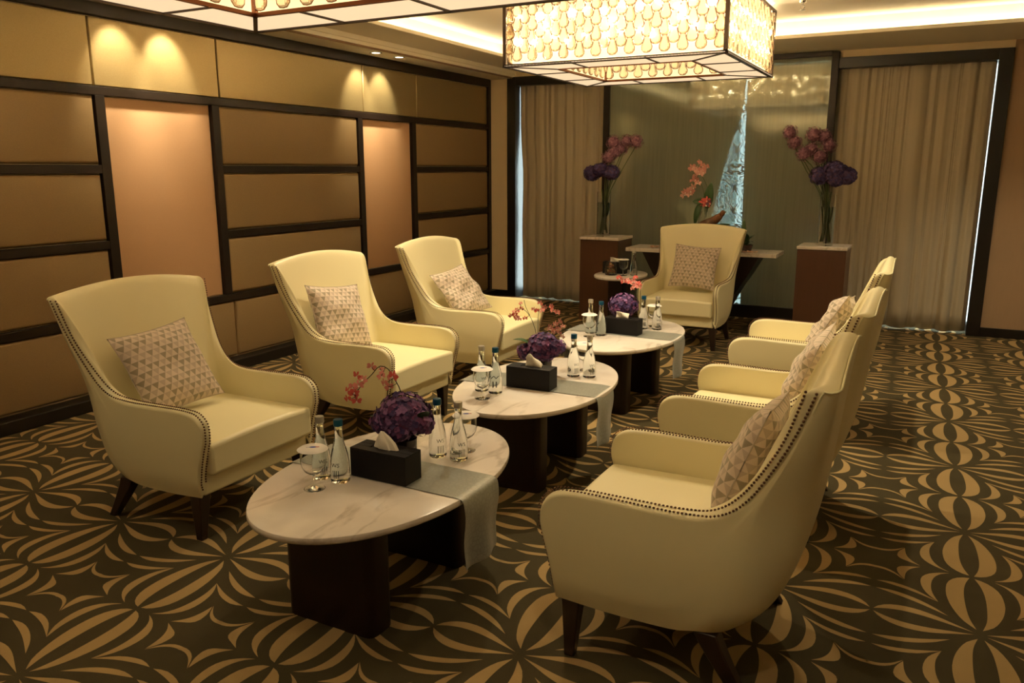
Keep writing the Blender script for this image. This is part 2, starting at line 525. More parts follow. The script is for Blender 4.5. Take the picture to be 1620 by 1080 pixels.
def sbox(name, x0, x1, y0, y1, z0, z1, m, bevel=0.0, parent=None, label=None):
    b = MB(); b.box(x0, x1, y0, y1, z0, z1)
    o = b.build(name, m, parent, smooth=False, bevel=bevel)
    if parent is None: structure(o, label)
    return o


# ================================================================== SETTING
XW = -4.72      # left wall face
YB = 8.35       # back wall face
XR, YF = 3.4, -2.4
ZS, ZL, ZU = 2.58, 2.50, 2.74   # soffit, low strip, raised ceiling

# ---- floor: wall-to-wall carpet with its leaf pattern laid in as second pile colour
QUARTER = [
    [(.014, .035), (.034, .12), (.040, .22), (.040, .33), (.030, .42), (.012, .488), (.05, .482), (.10, .455), (.138, .40), (.150, .32), (.145, .25), (.122, .17), (.075, .085)],
    [(.180, .195), (.202, .27), (.204, .34), (.190, .41), (.160, .46), (.112, .494), (.165, .478), (.225, .445), (.262, .40), (.270, .34), (.252, .275), (.22, .23)],
    [(.345, .335), (.332, .40), (.305, .455), (.262, .494), (.32, .478), (.370, .462), (.392, .435), (.384, .39), (.366, .36)],
    [(.492, .010), (.465, .048), (.42, .076), (.36, .092), (.28, .092), (.20, .074), (.12, .044), (.028, .008), (.10, .018), (.18, .030), (.27, .040), (.36, .040), (.43, .028)],
    [(.488, .198), (.43, .208), (.37, .205), (.29, .184), (.21, .146), (.138, .092), (.20, .114), (.28, .142), (.36, .165), (.43, .182)],
    [(.488, .268), (.43, .284), (.37, .282), (.28, .256), (.178, .194), (.25, .218), (.32, .238), (.40, .254)],
    [(.505, .392), (.45, .388), (.40, .368), (.345, .328), (.39, .382), (.445, .410), (.505, .414)],
]


def closed_smooth(poly, tips):
    """round a closed outline between its two tips"""
    n = len(poly)
    i0, i1 = tips
    a = poly[i0:i1 + 1]; b = poly[i1:] + poly[:i0 + 1]
    k = 2 * max(len(a), len(b)) - 1
    A = resample([(p[0], p[1], 0) for p in a], k)
    B = list(reversed(resample([(p[0], p[1], 0) for p in b], k)))
    e = .10        # the tufted leaves are a little slimmer than their drawn outline
    A2 = [p.lerp(q, e) for p, q in zip(A, B)]; B2 = [q.lerp(p, e) for p, q in zip(A, B)]
    return [(p.x, p.y) for p in A2] + [(p.x, p.y) for p in reversed(B2[1:-1])]


TIPS = [(0, 5), (0, 5), (0, 3), (0, 7), (0, 5), (0, 4), (0, 3)]
PU, PV = 0.66, 0.845


def carpet():
    b = MB()
    b.add([(XW - .1, YF - .1, 0), (XR + .1, YF - .1, 0), (XR + .1, YB + .4, 0), (XW - .1, YB + .4, 0)], [(0, 1, 2, 3)], 0)
    leaves = [closed_smooth(q, t) for q, t in zip(QUARTER, TIPS)]
    for i in range(-9, 7):
        for j in range(-7, 8):
            for su in (1, -1):
                for sv in (1, -1):
                    for lf in leaves:
                        pts = []
                        for (u, v) in lf:
                            U = (i + su * u) * PU; V = (j + sv * v) * PV
                            # slight skew of the woven repeat
                            det = 1 + 0.0009
                            dx = (U - 0.03 * V) / det; dy = (V - 0.03 * U) / det
                            pts.append((0.264 + dx, 2.807 + dy, 0.0009))
                        cx = sum(p[0] for p in pts) / len(pts); cy = sum(p[1] for p in pts) / len(pts)
                        if not (XW < cx < XR and YF < cy < YB + .15): continue
                        if cx > 2.0 and cy < 4: continue
                        b.add(pts, [tuple(range(len(pts)))], 1)
    o = b.build('floor', [carpet_dark, carpet_light], smooth=False)
    return structure(o, 'dark brown carpet with a gold radiating leaf pattern')


carpet()

# ---- left wall with padded panels
wl = sbox('wall_left', XW - .12, XW, YF, YB + .3, 0, 2.9, beige_wall, label='panelled left wall')


def padded(y0, y1, z0, z1, m, name='padded_panel', depth=0.028, r=0.022, x=XW):
    """upholstered panel: flat field, rolled edge"""
    b = MB()
    g = 0.004
    ys = [y0 + g, y0 + g + r * .15, y0 + g + r * .5, y0 + g + r, y1 - g - r, y1 - g - r * .5, y1 - g - r * .15, y1 - g]
    zs = [z0 + g, z0 + g + r * .15, z0 + g + r * .5, z0 + g + r, z1 - g - r, z1 - g - r * .5, z1 - g - r * .15, z1 - g]
    h = [0, .5, .87, 1, 1, .87, .5, 0]
    vs = [(x + depth * min(h[i], h[k]), yy, zz) for i, yy in enumerate(ys) for k, zz in enumerate(zs)]
    fs = [(i * 8 + k, (i + 1) * 8 + k, (i + 1) * 8 + k + 1, i * 8 + k + 1) for i in range(7) for k in range(7)]
    b.add(vs, fs)
    o = b.build(name, m, wl)
    return o


H4 = [0.547, 1.023, 1.5, 1.977]
T2 = 0.027
VS = [3.376, 4.29, 5.95, 6.795, 8.315]
TW = 0.033
cols = [(YF, VS[0] - TW), (VS[1] + TW, VS[2] - TW), (VS[3] + TW, VS[4] - .02)]
for c0, c1 in cols:
    for k in range(3):
        padded(c0, c1, H4[k] + T2, H4[k + 1] - T2, goldfab)
for c0, c1 in ((VS[0] + TW, VS[1] - TW), (VS[2] + TW, VS[3] - TW)):
    o = padded(c0, c1, H4[0] + T2, H4[3] - T2, peachfab, 'fabric_panel', depth=0.008, r=0.006)
    o['label'] = 'flat peach fabric panel'
for c0, c1 in ((YF, 1.9), (1.9, 3.355), (3.355, 4.35), (4.35, 6.02), (6.02, 6.87), (6.87, VS[4] - .02)):
    padded(c0, c1, H4[3] + T2, 2.42, goldsheen, 'sheen_panel', depth=0.02, r=0.006)
for c0, c1 in ((YF, 2.2), (2.2, 4.35), (4.35, 6.02), (6.02, VS[4] - .02)):
    padded(c0, c1, 0.085, H4[0] - T2, goldfab)
# trims
tn = [0]


def trim(x0, x1, y0, y1, z0, z1, m=trimwood, bevel=0.003):
    tn[0] += 1
    return sbox('trim_%d' % tn[0], x0, x1, y0, y1, z0, z1, m, bevel=bevel)


trim(XW, XW + .036, YF, VS[4], H4[3] - T2, H4[3] + T2)
trim(XW, XW + .036, YF, VS[4], H4[0] - T2, H4[0] + T2)
for c0, c1 in cols:
    for k in (1, 2):
        trim(XW, XW + .035, c0, c1, H4[k] - T2, H4[k] + T2)
for v in VS[:4]:
    trim(XW, XW + .037, v - TW, v + TW, H4[0] + T2, H4[3] - T2)
trim(XW, XW + .045, VS[4] - .02, YB - .001, 0.08, 2.5)
trim(XW, XW + .06, YF, VS[4] - .02, 2.42, 2.5)
sbox('baseboard_left', XW, -4.60, YF, YB, 0, 0.08, framewood, bevel=0.006, label='black baseboard ledge of the left wall')

# ---- back wall (pieces around the curtained openings)
sbox('wall_back', XW, -4.45, YB, YB + .25, 0, 2.9, beige_wall, label='beige strip of back wall beside the curtain frame')
sbox('wall_back_right', 0.455, XR, YB, YB + .25, 0, 2.9, taupe_wall, label='taupe back wall right of the black frame')
sbox('wall_back_top', -4.45, 0.455, YB, YB + .25, 2.515, 2.9, beige_wall, label='back wall above the curtain frame')
sbox('baseboard_back', 0.455, XR, YB - .02, YB, 0, 0.085, framewood, bevel=0.004)
sbox('baseboard_back_left', XW, -4.45, YB - .02, YB, 0, 0.085, framewood, bevel=0.004)
# black surround of the curtained openings, with reveals
trim(-4.45, -4.345, YB - .03, YB + .25, 0, 2.515, framewood)
trim(0.345, 0.455, YB - .03, YB + .25, 0, 2.515, framewood)
trim(-4.345, -3.27, YB - .03, YB + .25, 2.42, 2.515, framewood)
trim(-0.94, 0.345, YB - .03, YB + .25, 2.42, 2.515, framewood)
# posts and head of the glass screen
trim(-3.27, -3.205, YB - .05, YB + .02, 0, 2.57, trimwood)
trim(-1.005, -0.94, YB - .05, YB + .02, 0, 2.57, trimwood)
trim(-3.205, -1.005, YB - .05, YB + .02, 2.53, 2.578, trimwood)
trim(-3.205, -1.005, YB - .05, YB + .02, 0, 0.13, framewood)
# window wall behind the curtains
def window():
    w = empty('window_1', (0, 8.75, 0)); structure(w, 'tall window behind the curtains')
    fr = MB()
    for x in (-4.5, -3.5, -2.5, -1.5, -0.5, 0.48):
        fr.box(x - .03, x + .03, -.03, .03, 0.0, 2.6)
    fr.box(-4.5, .5, -.03, .03, 0, .06); fr.box(-4.5, .5, -.03, .03, 2.5, 2.6)
    fr.build('window_frame', framewood, w, smooth=False)
    g = MB()
    for k in range(5):
        g.box(-4.47 + k, -3.53 + k + (-.02 if k == 4 else 0), -.003, .003, .06, 2.5)
    g.build('window_glass', window_glass, w, smooth=False)
    b = MB()
    b.box(-4.52, -4.48, -.2, .2, 0, 2.7)
    b.box(.50, .54, -.2, .2, 0, 2.7)
    b.box(-4.52, .54, -.2, .05, 2.6, 2.7)
    b.box(-4.52, .54, -.25, .15, -.1, -.005)
    b.build('window_reveal', framewood, w, smooth=False)


window()

# ---- right wall and wall behind the viewer
sbox('wall_right', XR, XR + .12, YF, YB + .3, 0, 2.9, taupe_wall)
sbox('wall_front', XW - .1, XR + .1, YF - .12, YF, 0, 2.9, taupe_wall)
sbox('baseboard_right', XR - .02, XR, YF, YB, 0, 0.085, framewood)
sbox('baseboard_front', XW, XR, YF, YF + .02, 0, 0.085, framewood)

# ---- ceiling: dropped border, step, raised centre with cove
CX0, CX1, CY0, CY1 = -3.93, 2.3, -1.2, 7.40
cb = MB()
cb.box(CX0 - .455, CX0, YF, YB, ZS, ZS + .03)               # left soffit
cb.box(CX0, CX1, CY1, YB, ZS, ZS + .03)                     # back soffit
cb.box(CX1, XR, YF, YB, ZS, ZS + .03)
cb.box(CX0, CX1, YF, CY0, ZS, ZS + .03)
cb.box(XW, CX0 - .455, YF, YB, ZL, ZL + .11)                # low strip against left wall
cb.box(CX0 - .455, CX0 - .44, YF, YB, ZL + .012, ZS)        # step moulding
cb.box(CX0 - .44, CX0 - .425, YF, YB, ZL + .04, ZS)
ce = structure(cb.build('ceiling', ceil_m, smooth=False, bevel=0.003), 'cream ceiling with a raised centre and cove')
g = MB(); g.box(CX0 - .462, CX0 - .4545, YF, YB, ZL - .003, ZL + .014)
g.build('groove_shade_strip', groove_shade_m, ce, smooth=False)  # dark colour stands in for the groove's shade; nothing is recessed
cu = MB()
I = 0.16
cu.box(CX0 - I - .02, CX1 + I, CY0 - I, CY1 + I + .02, ZU, ZU + .05)
cu.box(CX0 - I - .03, CX0 - I, CY0 - I, CY1 + I, ZS + .03, ZU)
cu.box(CX1 + I, CX1 + I + .03, CY0 - I, CY1 + I, ZS + .03, ZU)
cu.box(CX0 - I, CX1 + I, CY1 + I, CY1 + I + .03, ZS + .03, ZU)
cu.box(CX0 - I, CX1 + I, CY0 - I - .03, CY0 - I, ZS + .03, ZU)
cu.build('raised_ceiling', ceil_m, ce, smooth=False)
ct = MB()
zt = ZS + .032
ct.box(CX0 - .14, CX0 - .10, CY0, CY1 + .1, zt, zt + .006)
ct.box(CX0, CX1, CY1 + .10, CY1 + .14, zt, zt + .006)
ct.box(CX1 + .10, CX1 + .14, CY0, CY1, zt, zt + .006)
ct.box(CX0, CX1, CY0 - .14, CY0 - .10, zt, zt + .006)
ct.build('cove_light', cove_m, ce, smooth=False)


# ================================================================== CEILING FITTINGS
def downlight(x, y, z, target, label, power=L_WASH, size=1.2, group='recessed downlights along the left wall', blend=.7):
    t = empty('recessed_downlight', (x, y, z)); tag(t, label, 'downlight', group)
    b = MB(); b.lathe([(.036, 0), (.052, 0), (.054, -.004), (.050, -.007), (.036, -.004), (.036, 0)], 24)
    tr = b.build('trim_ring', chrome, t)
    b = MB(); b.lathe([(.0005, -.0015), (.035, -.0015), (.035, .0), (.0005, .0)], 20)
    b.build('lens', lens_m, tr, smooth=False)
    s = add_spot('lamp', (0, 0, -.012), (target[0] - x, target[1] - y, target[2] - z), power, size, blend, .03, (1.0, .83, .54), t)
    return t


downlight(-4.49, 5.956, ZL, (-4.95, 5.95, 1.75), 'lit round downlight in low ceiling strip, left of the visible pair')
downlight(-4.475, 6.283, ZL, (-4.95, 6.27, 1.75), 'lit round downlight in low ceiling strip, right of the visible pair')
downlight(-4.49, 3.53, ZL, (-4.95, 3.53, 1.75), 'downlight over first peach panel, hidden by the near chandelier, left one')
downlight(-4.49, 3.90, ZL, (-4.95, 3.90, 1.75), 'downlight over first peach panel, hidden by the near chandelier, right one', power=L_WASH * 1.3)

sp = empty('fire_sprinkler', (-1.05, 6.70, ZU)); tag(sp, 'small chrome fire sprinkler on the raised ceiling', 'sprinkler')
b = MB(); b.lathe([(.0, 0), (.028, 0), (.026, -.008), (.009, -.012), (.009, -.035), (.0, -.035)], 16); b.build('escutcheon', chrome, sp)
b = MB(); b.tube([(.012, 0, -.03), (.016, 0, -.045), (.004, 0, -.06)], .0025, 6); b.tube([(-.012, 0, -.03), (-.016, 0, -.045), (-.004, 0, -.06)], .0025, 6)
b.lathe([(0, -.06), (.022, -.062), (.022, -.066), (0, -.066)], 12); b.build('deflector', chrome, sp)


# ================================================================== CHANDELIERS
def pear_outline(w, h, n=12):
    pts = []
    for i in range(n):
        a = 2 * PI * i / n
        z = -math.cos(a)            # -1 bottom .. 1 top
        wz = (0.5 * w) * (1 - .42 * (z + 1) / 2) * math.sin(a)
        pts.append((wz, z * h / 2))
    return pts


def crystal_geo():
    """faceted pear drop centred at origin, lies in x-z, depth in y"""
    prof = [(.0015, -.050), (.018, -.046), (.0315, -.033), (.0345, -.018), (.0310, -.001), (.0225, .018), (.0175, .034), (.0150, .045), (.0015, .050)]
    m = MB(); m.lathe(prof, 8)
    vs = [(x, y * .50, z) for x, y, z in m.v]
    return vs, m.f


CV, CF = crystal_geo()
CW, CH = 0.049, 0.098      # column pitch, row pitch


def chandelier(cx, cy, zb, label, parts100):
    t = empty('chandelier', (cx, cy, zb)); tag(t, label, 'chandelier', 'crystal box chandeliers')
    W, D, H = 0.785, 0.765, 0.49          # half width, half depth, height
    w2, d2 = W - .285, D - .285             # hole
    fr = MB(); s = .012
    for z in (0.0, H - .02):
        fr.box(-W, W, -D, -D + 2 * s, z, z + .02); fr.box(-W, W, D - 2 * s, D, z, z + .02)
        fr.box(-W, -W + 2 * s, -D, D, z, z + .02); fr.box(W - 2 * s, W, -D, D, z, z + .02)
    for x in (-W, W - 2 * s):
        for y in (-D, D - 2 * s): fr.box(x, x + 2 * s, y, y + 2 * s, 0, H)
    fr.build('frame', bronze, t, smooth=False)
    ir = MB()
    for z in (0, .2):
        ir.box(-w2, w2, -d2, -d2 + .018, z, z + .015); ir.box(-w2, w2, d2 - .018, d2, z, z + .015)
        ir.box(-w2, -w2 + .018, -d2, d2, z, z + .015); ir.box(w2 - .018, w2, -d2, d2, z, z + .015)
    for x in (-w2, w2 - .018):
        for y in (-d2, d2 - .018): ir.box(x, x + .018, y, y + .018, 0, .2)
    ir.build('inner_frame', copper, t, smooth=False)
    # bottom glass panels, three a side, and their bars
    xs = [-W + s, -W / 3, W / 3, W - s]; ys = [-D + s, -D / 3, D / 3, D - s]

    def bar(p, q, w=.007):
        bars = MB()
        p = Vector(p); q = Vector(q); d = (q - p).normalized(); n = Vector((-d.y, d.x, 0)) * w
        vs = [p - n, q - n, q + n, p + n]
        vs = [(v.x, v.y, 0.0) for v in vs] + [(v.x, v.y, .012) for v in vs]
        bars.add(vs, [(0, 3, 2, 1), (4, 5, 6, 7), (0, 1, 5, 4), (1, 2, 6, 5), (2, 3, 7, 6), (3, 0, 4, 7)])
        bars.build('glazing_bar', bronze, t, smooth=False)

    def quad(a):
        q = MB(); vs = [(x, y, .006) for x, y in a] + [(x, y, .012) for x, y in a]
        q.add(vs, [(0, 1, 2, 3), (4, 5, 6, 7), (0, 1, 5, 4), (1, 2, 6, 5), (2, 3, 7, 6), (3, 0, 4, 7)])
        q.build('diffuser_panel', diff_m, t, smooth=False)
    for sy in (-1, 1):
        quad([(-W, sy * D), (xs[1], sy * D), (xs[1], sy * d2), (-w2, sy * d2)])
        quad([(xs[1], sy * D), (xs[2], sy * D), (xs[2], sy * d2), (xs[1], sy * d2)])
        quad([(xs[2], sy * D), (W, sy * D), (w2, sy * d2), (xs[2], sy * d2)])
        bar((xs[1], sy * D, 0), (xs[1], sy * d2, 0)); bar((xs[2], sy * D, 0), (xs[2], sy * d2, 0))
    for sx in (-1, 1):
        quad([(sx * W, -D), (sx * W, ys[1]), (sx * w2, ys[1]), (sx * w2, -d2)])
        quad([(sx * W, ys[1]), (sx * W, ys[2]), (sx * w2, ys[2]), (sx * w2, ys[1])])
        quad([(sx * W, ys[2]), (sx * W, D), (sx * w2, d2), (sx * w2, ys[2])])
        bar((sx * W, ys[1], 0), (sx * w2, ys[1], 0)); bar((sx * W, ys[2], 0), (sx * w2, ys[2], 0))
        for sy in (-1, 1): bar((sx * W, sy * D, 0), (sx * w2, sy * d2, 0), .009)
    # luminous inner shade (walls behind the outer and the inner crystals) and top plate
    sh = MB(); o = .050
    sh.box(-W + o, W - o, -D + o, -D + o + .006, .03, H - .03); sh.box(-W + o, W - o, D - o - .006, D - o, .03, H - .03)
    sh.box(-W + o, -W + o + .006, -D + o, D - o, .03, H - .03); sh.box(W - o - .006, W - o, -D + o, D - o, .03, H - .03)
    sh.box(-w2 - .05, w2 + .05, -d2 - .05, -d2 - .044, .02, .25); sh.box(-w2 - .05, w2 + .05, d2 + .044, d2 + .05, .02, .25)
    sh.box(-w2 - .05, -w2 - .044, -d2 - .05, d2 + .05, .02, .25); sh.box(w2 + .044, w2 + .05, -d2 - .05, d2 + .05, .02, .25)
    sh.build('inner_shade', shade_m, t, smooth=False)
    tp = MB(); tp.box(-w2 - .04, w2 + .04, -d2 - .04, d2 + .04, .245, .255)
    tp.build('top_plate', bronze, t, smooth=False)
    for x in (-.5, .5):
        for y in (-.5, .5):
            ro = MB(); ro.tube([(x, y * 1.5, H - .005), (x, y * 1.5, ZU - zb)], .006, 8); ro.build('hanging_rod', bronze, t)
    # bulbs between shade and crystals give the hot sparkles
    rb = random.Random(3)
    for k in range(12):
        x = -W + .12 + k * (2 * W - .24) / 11
        for sy in (-1, 1):
            for z in (.17, .33):
                bl = MB(); bl.lathe([(0, z - .012), (.010, z - .006), (.012, z), (.010, z + .006), (0, z + .012)], 8, c=(x + rb.uniform(-.03, .03), sy * (D - .04), rb.uniform(-.02, .02)))
                bl.build('bulb', bulb_m, t)
    for k in range(11):
        y = -D + .13 + k * (2 * D - .26) / 10
        for sx in (-1, 1):
            for z in (.17, .33):
                bl = MB(); bl.lathe([(0, z - .012), (.010, z - .006), (.012, z), (.010, z + .006), (0, z + .012)], 8, c=(sx * (W - .04), y + rb.uniform(-.03, .03), rb.uniform(-.02, .02)))
                bl.build('bulb', bulb_m, t)
    for k, (lx, ly) in enumerate(((-.62, 0), (.62, 0), (0, -.6), (0, .6))):
        ld = bpy.data.lights.new('lamp', 'POINT'); ld.energy = L_UP; ld.shadow_soft_size = .05; ld.color = WARM
        lo = bpy.data.objects.new('lamp', ld); COL.objects.link(lo); lo.parent = t; lo.location = (lx, ly, .38)
    for k in range(3):
        f = (k - 1) * .48
        for (lx, ly) in ((f, -D + .036), (f, D - .036), (-W + .036, f), (W - .036, f)):
            ld = bpy.data.lights.new('lamp', 'POINT'); ld.energy = L_SIDE; ld.shadow_soft_size = .014; ld.color = WARM
            lo = bpy.data.objects.new('lamp', ld); COL.objects.link(lo); lo.parent = t; lo.location = (lx, ly, .25)
    # crystals
    rest = MB()
    me = bpy.data.meshes.new('crystal'); me.from_pydata(CV, [], CF); me.materials.append(crystal_m)
    me.polygons.foreach_set('use_smooth', [False] * len(me.polygons))
    cnt = [0]
    out = [(.0, -.050), (.020, -.047), (.0345, -.031), (.0365, -.013), (.029, .008), (.0205, .028), (.018, .046), (.0, .052), (-.018, .046), (-.0205, .028), (-.029, .008), (-.0365, -.013), (-.0345, -.031), (-.020, -.047)]

    def wall(p0, p1, nrm, z0, z1, net_on=True, cand=False):
        p0 = Vector((*p0, 0)); p1 = Vector((*p1, 0)); L = (p1 - p0).length; d = (p1 - p0) / L
        nn = Vector((*nrm, 0)); n = int(L / .0585); pitch = L / n
        ang = math.atan2(d.y, d.x)
        cells = []; net = MB()
        for c in range(n):
            z = z1 - .05 - (CH * .5 if c % 2 else 0)
            while z > z0 + .05:
                cells.append((c, z)); z -= CH
        for (c, z) in cells:
            q = p0 + d * ((c + .5) * pitch) + nn * .004
            M = Matrix.Translation((q.x, q.y, z)) @ Matrix.Rotation(ang, 4, 'Z') @ Matrix.Rotation(random.uniform(-.25, .25), 4, 'Z')
            if cand and cnt[0] < parts100 and 3 <= c < n:
                cnt[0] += 1
                o = bpy.data.objects.new('crystal', me); COL.objects.link(o); o.parent = t; o.matrix_local = M
            else:
                rest.add([M @ Vector(v) for v in CV], CF)
            if net_on:
                M2 = Matrix.Translation((q.x, q.y, z)) @ Matrix.Rotation(ang, 4, 'Z')
                ri = [M2 @ Vector((x * .90, -.0, zz * .95)) for x, zz in out]; r2 = [M2 @ Vector((x * 1.05, .0, zz * 1.04)) for x, zz in out]
                k = len(out)
                net.add(ri + r2, [(i, (i + 1) % k, k + (i + 1) % k, k + i) for i in range(k)])
        net.build('wire_net', copper, t, smooth=False)
    wall((-W + .02, -D + .012), (W - .02, -D + .012), (0, 0), .015, H - .01, cand=True)
    wall((W - .012, -D + .02), (W - .012, D - .02), (0, 0), .015, H - .01)
    wall((-W + .02, D - .012), (W - .02, D - .012), (0, 0), .015, H - .01)
    wall((-W + .012, -D + .02), (-W + .012, D - .02), (0, 0), .015, H - .01)
    for a in ((-w2 + .01, d2 - .01, w2 - .01, d2 - .01), (-w2 + .01, -d2 + .01, -w2 + .01, d2 - .01),
              (w2 - .01, -d2 + .01, w2 - .01, d2 - .01), (-w2 + .01, -d2 + .01, w2 - .01, -d2 + .01)):
        wall(a[:2], a[2:], (0, 0), .0, .22)
    r = rest.build('crystals', crystal_m, t, smooth=False); r['kind'] = 'stuff'
    return t


chandelier(-2.025, 5.955, 2.2, 'far crystal box chandelier, its lit side facing the viewer', 100)
chandelier(-2.025, 2.075, 2.1, 'near crystal box chandelier at top left, only its lit underside in view', 0)

for (x, y, w_) in ((-3.3, 4.55, 'behind the farthest left armchair'), (-.5, 4.55, 'over the farthest right armchair'), (-3.3, .75, 'left of the viewer'),
                   (-.2, .9, 'just in front of the viewer'), (-1.95, 4.1, 'over the middle coffee table'), (.9, 6.8, 'over the carpet before the right curtain')):  # unseen downlights added to brighten the seating and carpet
    downlight(x, y, ZU, (x + (.25 if x < -1 else -.25), y, 0), 'added unseen downlight in the raised ceiling ' + w_, L_FILL * (.27 if y < 2 else 1.15), 1.9,
              'added unseen downlights in the raised ceiling', .8)


# ================================================================== ARMCHAIR
def polyx(tab):
    return [(x, 0, z) for x, z in tab]


def make_chair():
    t = empty('armchair')
    NP, NV = 19, 11
    xbo = [(.19, -.56), (.215, -.615), (.25, -.655), (.30, -.690), (.40, -.722), (.50, -.744), (.60, -.761), (.80, -.788), (.95, -.806), (1.0, -.812)]
    xbi = [(.26, -.55), (.45, -.578), (.60, -.618), (.80, -.682), (.95, -.744), (1.0, -.758)]
    wo = [(.19, .325), (.25, .342), (.40, .346), (.55, .342), (.65, .350), (.80, .372), (.96, .392), (1.0, .393)]

    def coons(left, right, bottom, top):
        Lf = resample(polyx(left), NV); Rt = resample(polyx(right), NV)
        Bt = resample(polyx(bottom), NP); Tp = resample(polyx(top), NP)
        g = []
        for i in range(NP):
            u = i / (NP - 1); col = []
            for j in range(NV):
                v = j / (NV - 1)
                p = (1 - u) * Lf[j] + u * Rt[j] + (1 - v) * Bt[i] + v * Tp[i] - ((1 - u) * (1 - v) * Lf[0] + u * (1 - v) * Rt[0] + (1 - u) * v * Lf[-1] + u * v * Rt[-1])
                col.append((p.x, p.z))
            g.append(col)
        return g
    RI = .028

    def ro(z): return interp([(.2, .11), (.3, .145), (.6, .135), (.8, .075), (.96, .038), (1, .038)], z)
    left = [(-.037, .198), (-.034, .25), (-.022, .32), (-.004, .39), (.012, .445)]
    top = [(.012, .445), (.016, .485), (.002, .522), (-.035, .545), (-.12, .553), (-.28, .552), (-.40, .553), (-.49, .570), (-.56, .625), (-.62, .71), (-.675, .815), (-.715, .905), (-.742, .968)]
    rto = [(interp(xbo, z) + ro(z), z) for z in (.20, .24, .35, .5, .65, .8, .9, .968)]
    rto[-1] = (-.768, .960)
    topo = top[:5] + [(-.28, .549), (-.41, .546), (-.51, .556), (-.588, .603), (-.648, .688), (-.705, .80), (-.744, .893), (-.768, .960)]
    sideo = coons(left, rto, [(-.037, .198), (-.2, .186), (-.4, .185), rto[0]], topo)
    lefti = [(-.037, .26), (-.030, .30), (-.016, .35), (.0, .40), (.012, .445)]
    topi = top[:-2] + [(-.703, .905), (-.718, .962)]
    rti = [(interp(xbi, z) + RI, z) for z in (.28, .35, .5, .65, .8, .9)] + [(-.718, .962)]
    sidei = coons(lefti, rti, [(-.037, .26), (-.3, .27), rti[0]], topi)
    cols_ = []   # each: list of (outer points low->high), mid, (inner points high->low)

    def th(i): return interp([(0, .042), (.5, .05), (1, .06)], i / (NP - 1))

    def thr(i): return interp([(0, .042), (.45, .045), (.62, .035), (.8, .016), (1, .010)], i / (NP - 1))

    def thb(z): return interp([(.3, .06), (.6, .06), (.8, .03), (.96, .010), (1, .010)], z)
    # side columns for +y
    half = []
    for i in range(NP):
        o = [(x, interp(wo, z) + .006 * math.sin(PI * j / (NV - 1)) * (1 if 0 < i else .4), z) for j, (x, z) in enumerate(sideo[i])]
        n = [(x, interp(wo, z) - (th(i) + (thr(i) - th(i)) * (j / (NV - 1)) ** 3), z) for j, (x, z) in enumerate(sidei[i])]
        half.append((o, n))
    # corner arc + back
    zo = [p[1] for p in sideo[-1]]; zi = [p[1] for p in sidei[-1]]

    def crown(y): return .042 * (1 - (y / .392) ** 2)
    for k in range(1, 5):
        a = k / 4 * PI / 2
        o = []
        for j, z in enumerate(zo):
            rr_ = ro(z); cx_, cy_ = interp(xbo, z) + rr_, interp(wo, z) - rr_
            y = cy_ + rr_ * math.cos(a)
            o.append((cx_ - rr_ * math.sin(a), y, z + crown(y) * (j / (NV - 1)) ** 4))
        n = []
        for j, z in enumerate(zi):
            cx_, cy_ = interp(xbi, z) + RI, interp(wo, z) - thb(z) - RI
            y = cy_ + RI * math.cos(a)
            n.append((cx_ - RI * math.sin(a), y, z + crown(y) * (j / (NV - 1)) ** 4))
        half.append((o, n))
    NB = 5
    for k in range(1, NB + 1):
        f = 1 - k / NB
        o = [];
        for j, z in enumerate(zo):
            y = (interp(wo, z) - ro(z)) * f
            o.append((interp(xbo, z) - .012 * (1 - f * f) * math.sin(PI * j / (NV - 1)), y, z + crown(y) * (j / (NV - 1)) ** 4))
        n = []
        for j, z in enumerate(zi):
            y = (interp(wo, z) - thb(z) - RI) * f
            n.append((interp(xbi, z) - .010 * (1 - f * f), y, z + crown(y) * (j / (NV - 1)) ** 4))
        half.append((o, n))
    full = half + [([(x, -y, z) for x, y, z in o], [(x, -y, z) for x, y, z in n]) for o, n in reversed(half[:-1])]
    b = MB()
    R = 2 * NV + 1
    vs = []
    for o, n in full:
        ot, nt_ = Vector(o[-1]), Vector(n[-1])
        sg = 1 if ot.y > 0 else -1
        if ot.x < -.50 and abs(ot.x - nt_.x) < .075 and abs(ot.y) > .33 and len(vs) // R not in range(NP, len(full) - NP):
            mid = (ot + nt_) / 2 + Vector((.0, sg * .007, .002))
        elif len(vs) // R in range(NP, len(full) - NP):
            mid = (ot + nt_) / 2 + Vector((.0, 0, .020))
        else:
            mid = (ot + nt_) / 2 + Vector((.003, 0, .008))
        vs += [Vector(p) for p in o] + [mid] + [Vector(p) for p in reversed(n)]
    fs = []
    for c in range(len(full) - 1):
        for r in range(R - 1):
            fs.append((c * R + r, (c + 1) * R + r, (c + 1) * R + r + 1, c * R + r + 1))
    # front caps of the arms
    for c in (0, len(full) - 1):
        base = c * R
        mids = [len(vs) + j for j in range(NV - 1)]
        for j in range(NV - 1):
            a, q = vs[base + j], vs[base + R - 1 - j]
            vs.append((a + q) / 2 + Vector((.007, 0, 0)))
        mids.append(base + NV)
        for j in range(NV - 1):
            fs.append((base + j, base + j + 1, mids[j + 1], mids[j]))
            fs.append((mids[j], mids[j + 1], base + R - 2 - j, base + R - 1 - j))
    b.add(vs, fs)
    sh = b.build('upholstered_shell', leather, t, subsurf=2)
    # crease the rim so it reads as a sewn edge
    me = sh.data
    cr = me.attributes.new('crease_edge', 'FLOAT', 'EDGE')
    rim = set()
    for c in range(len(full)):
        rim.add(c * R + NV - 1)
        if c < NP - 4 or c > len(full) - NP + 3: rim.add(c * R + NV + 1)
    for c in (0, len(full) - 1):
        for j in range(NV):
            rim.add(c * R + j); rim.add(c * R + R - 1 - j)
    vals = []
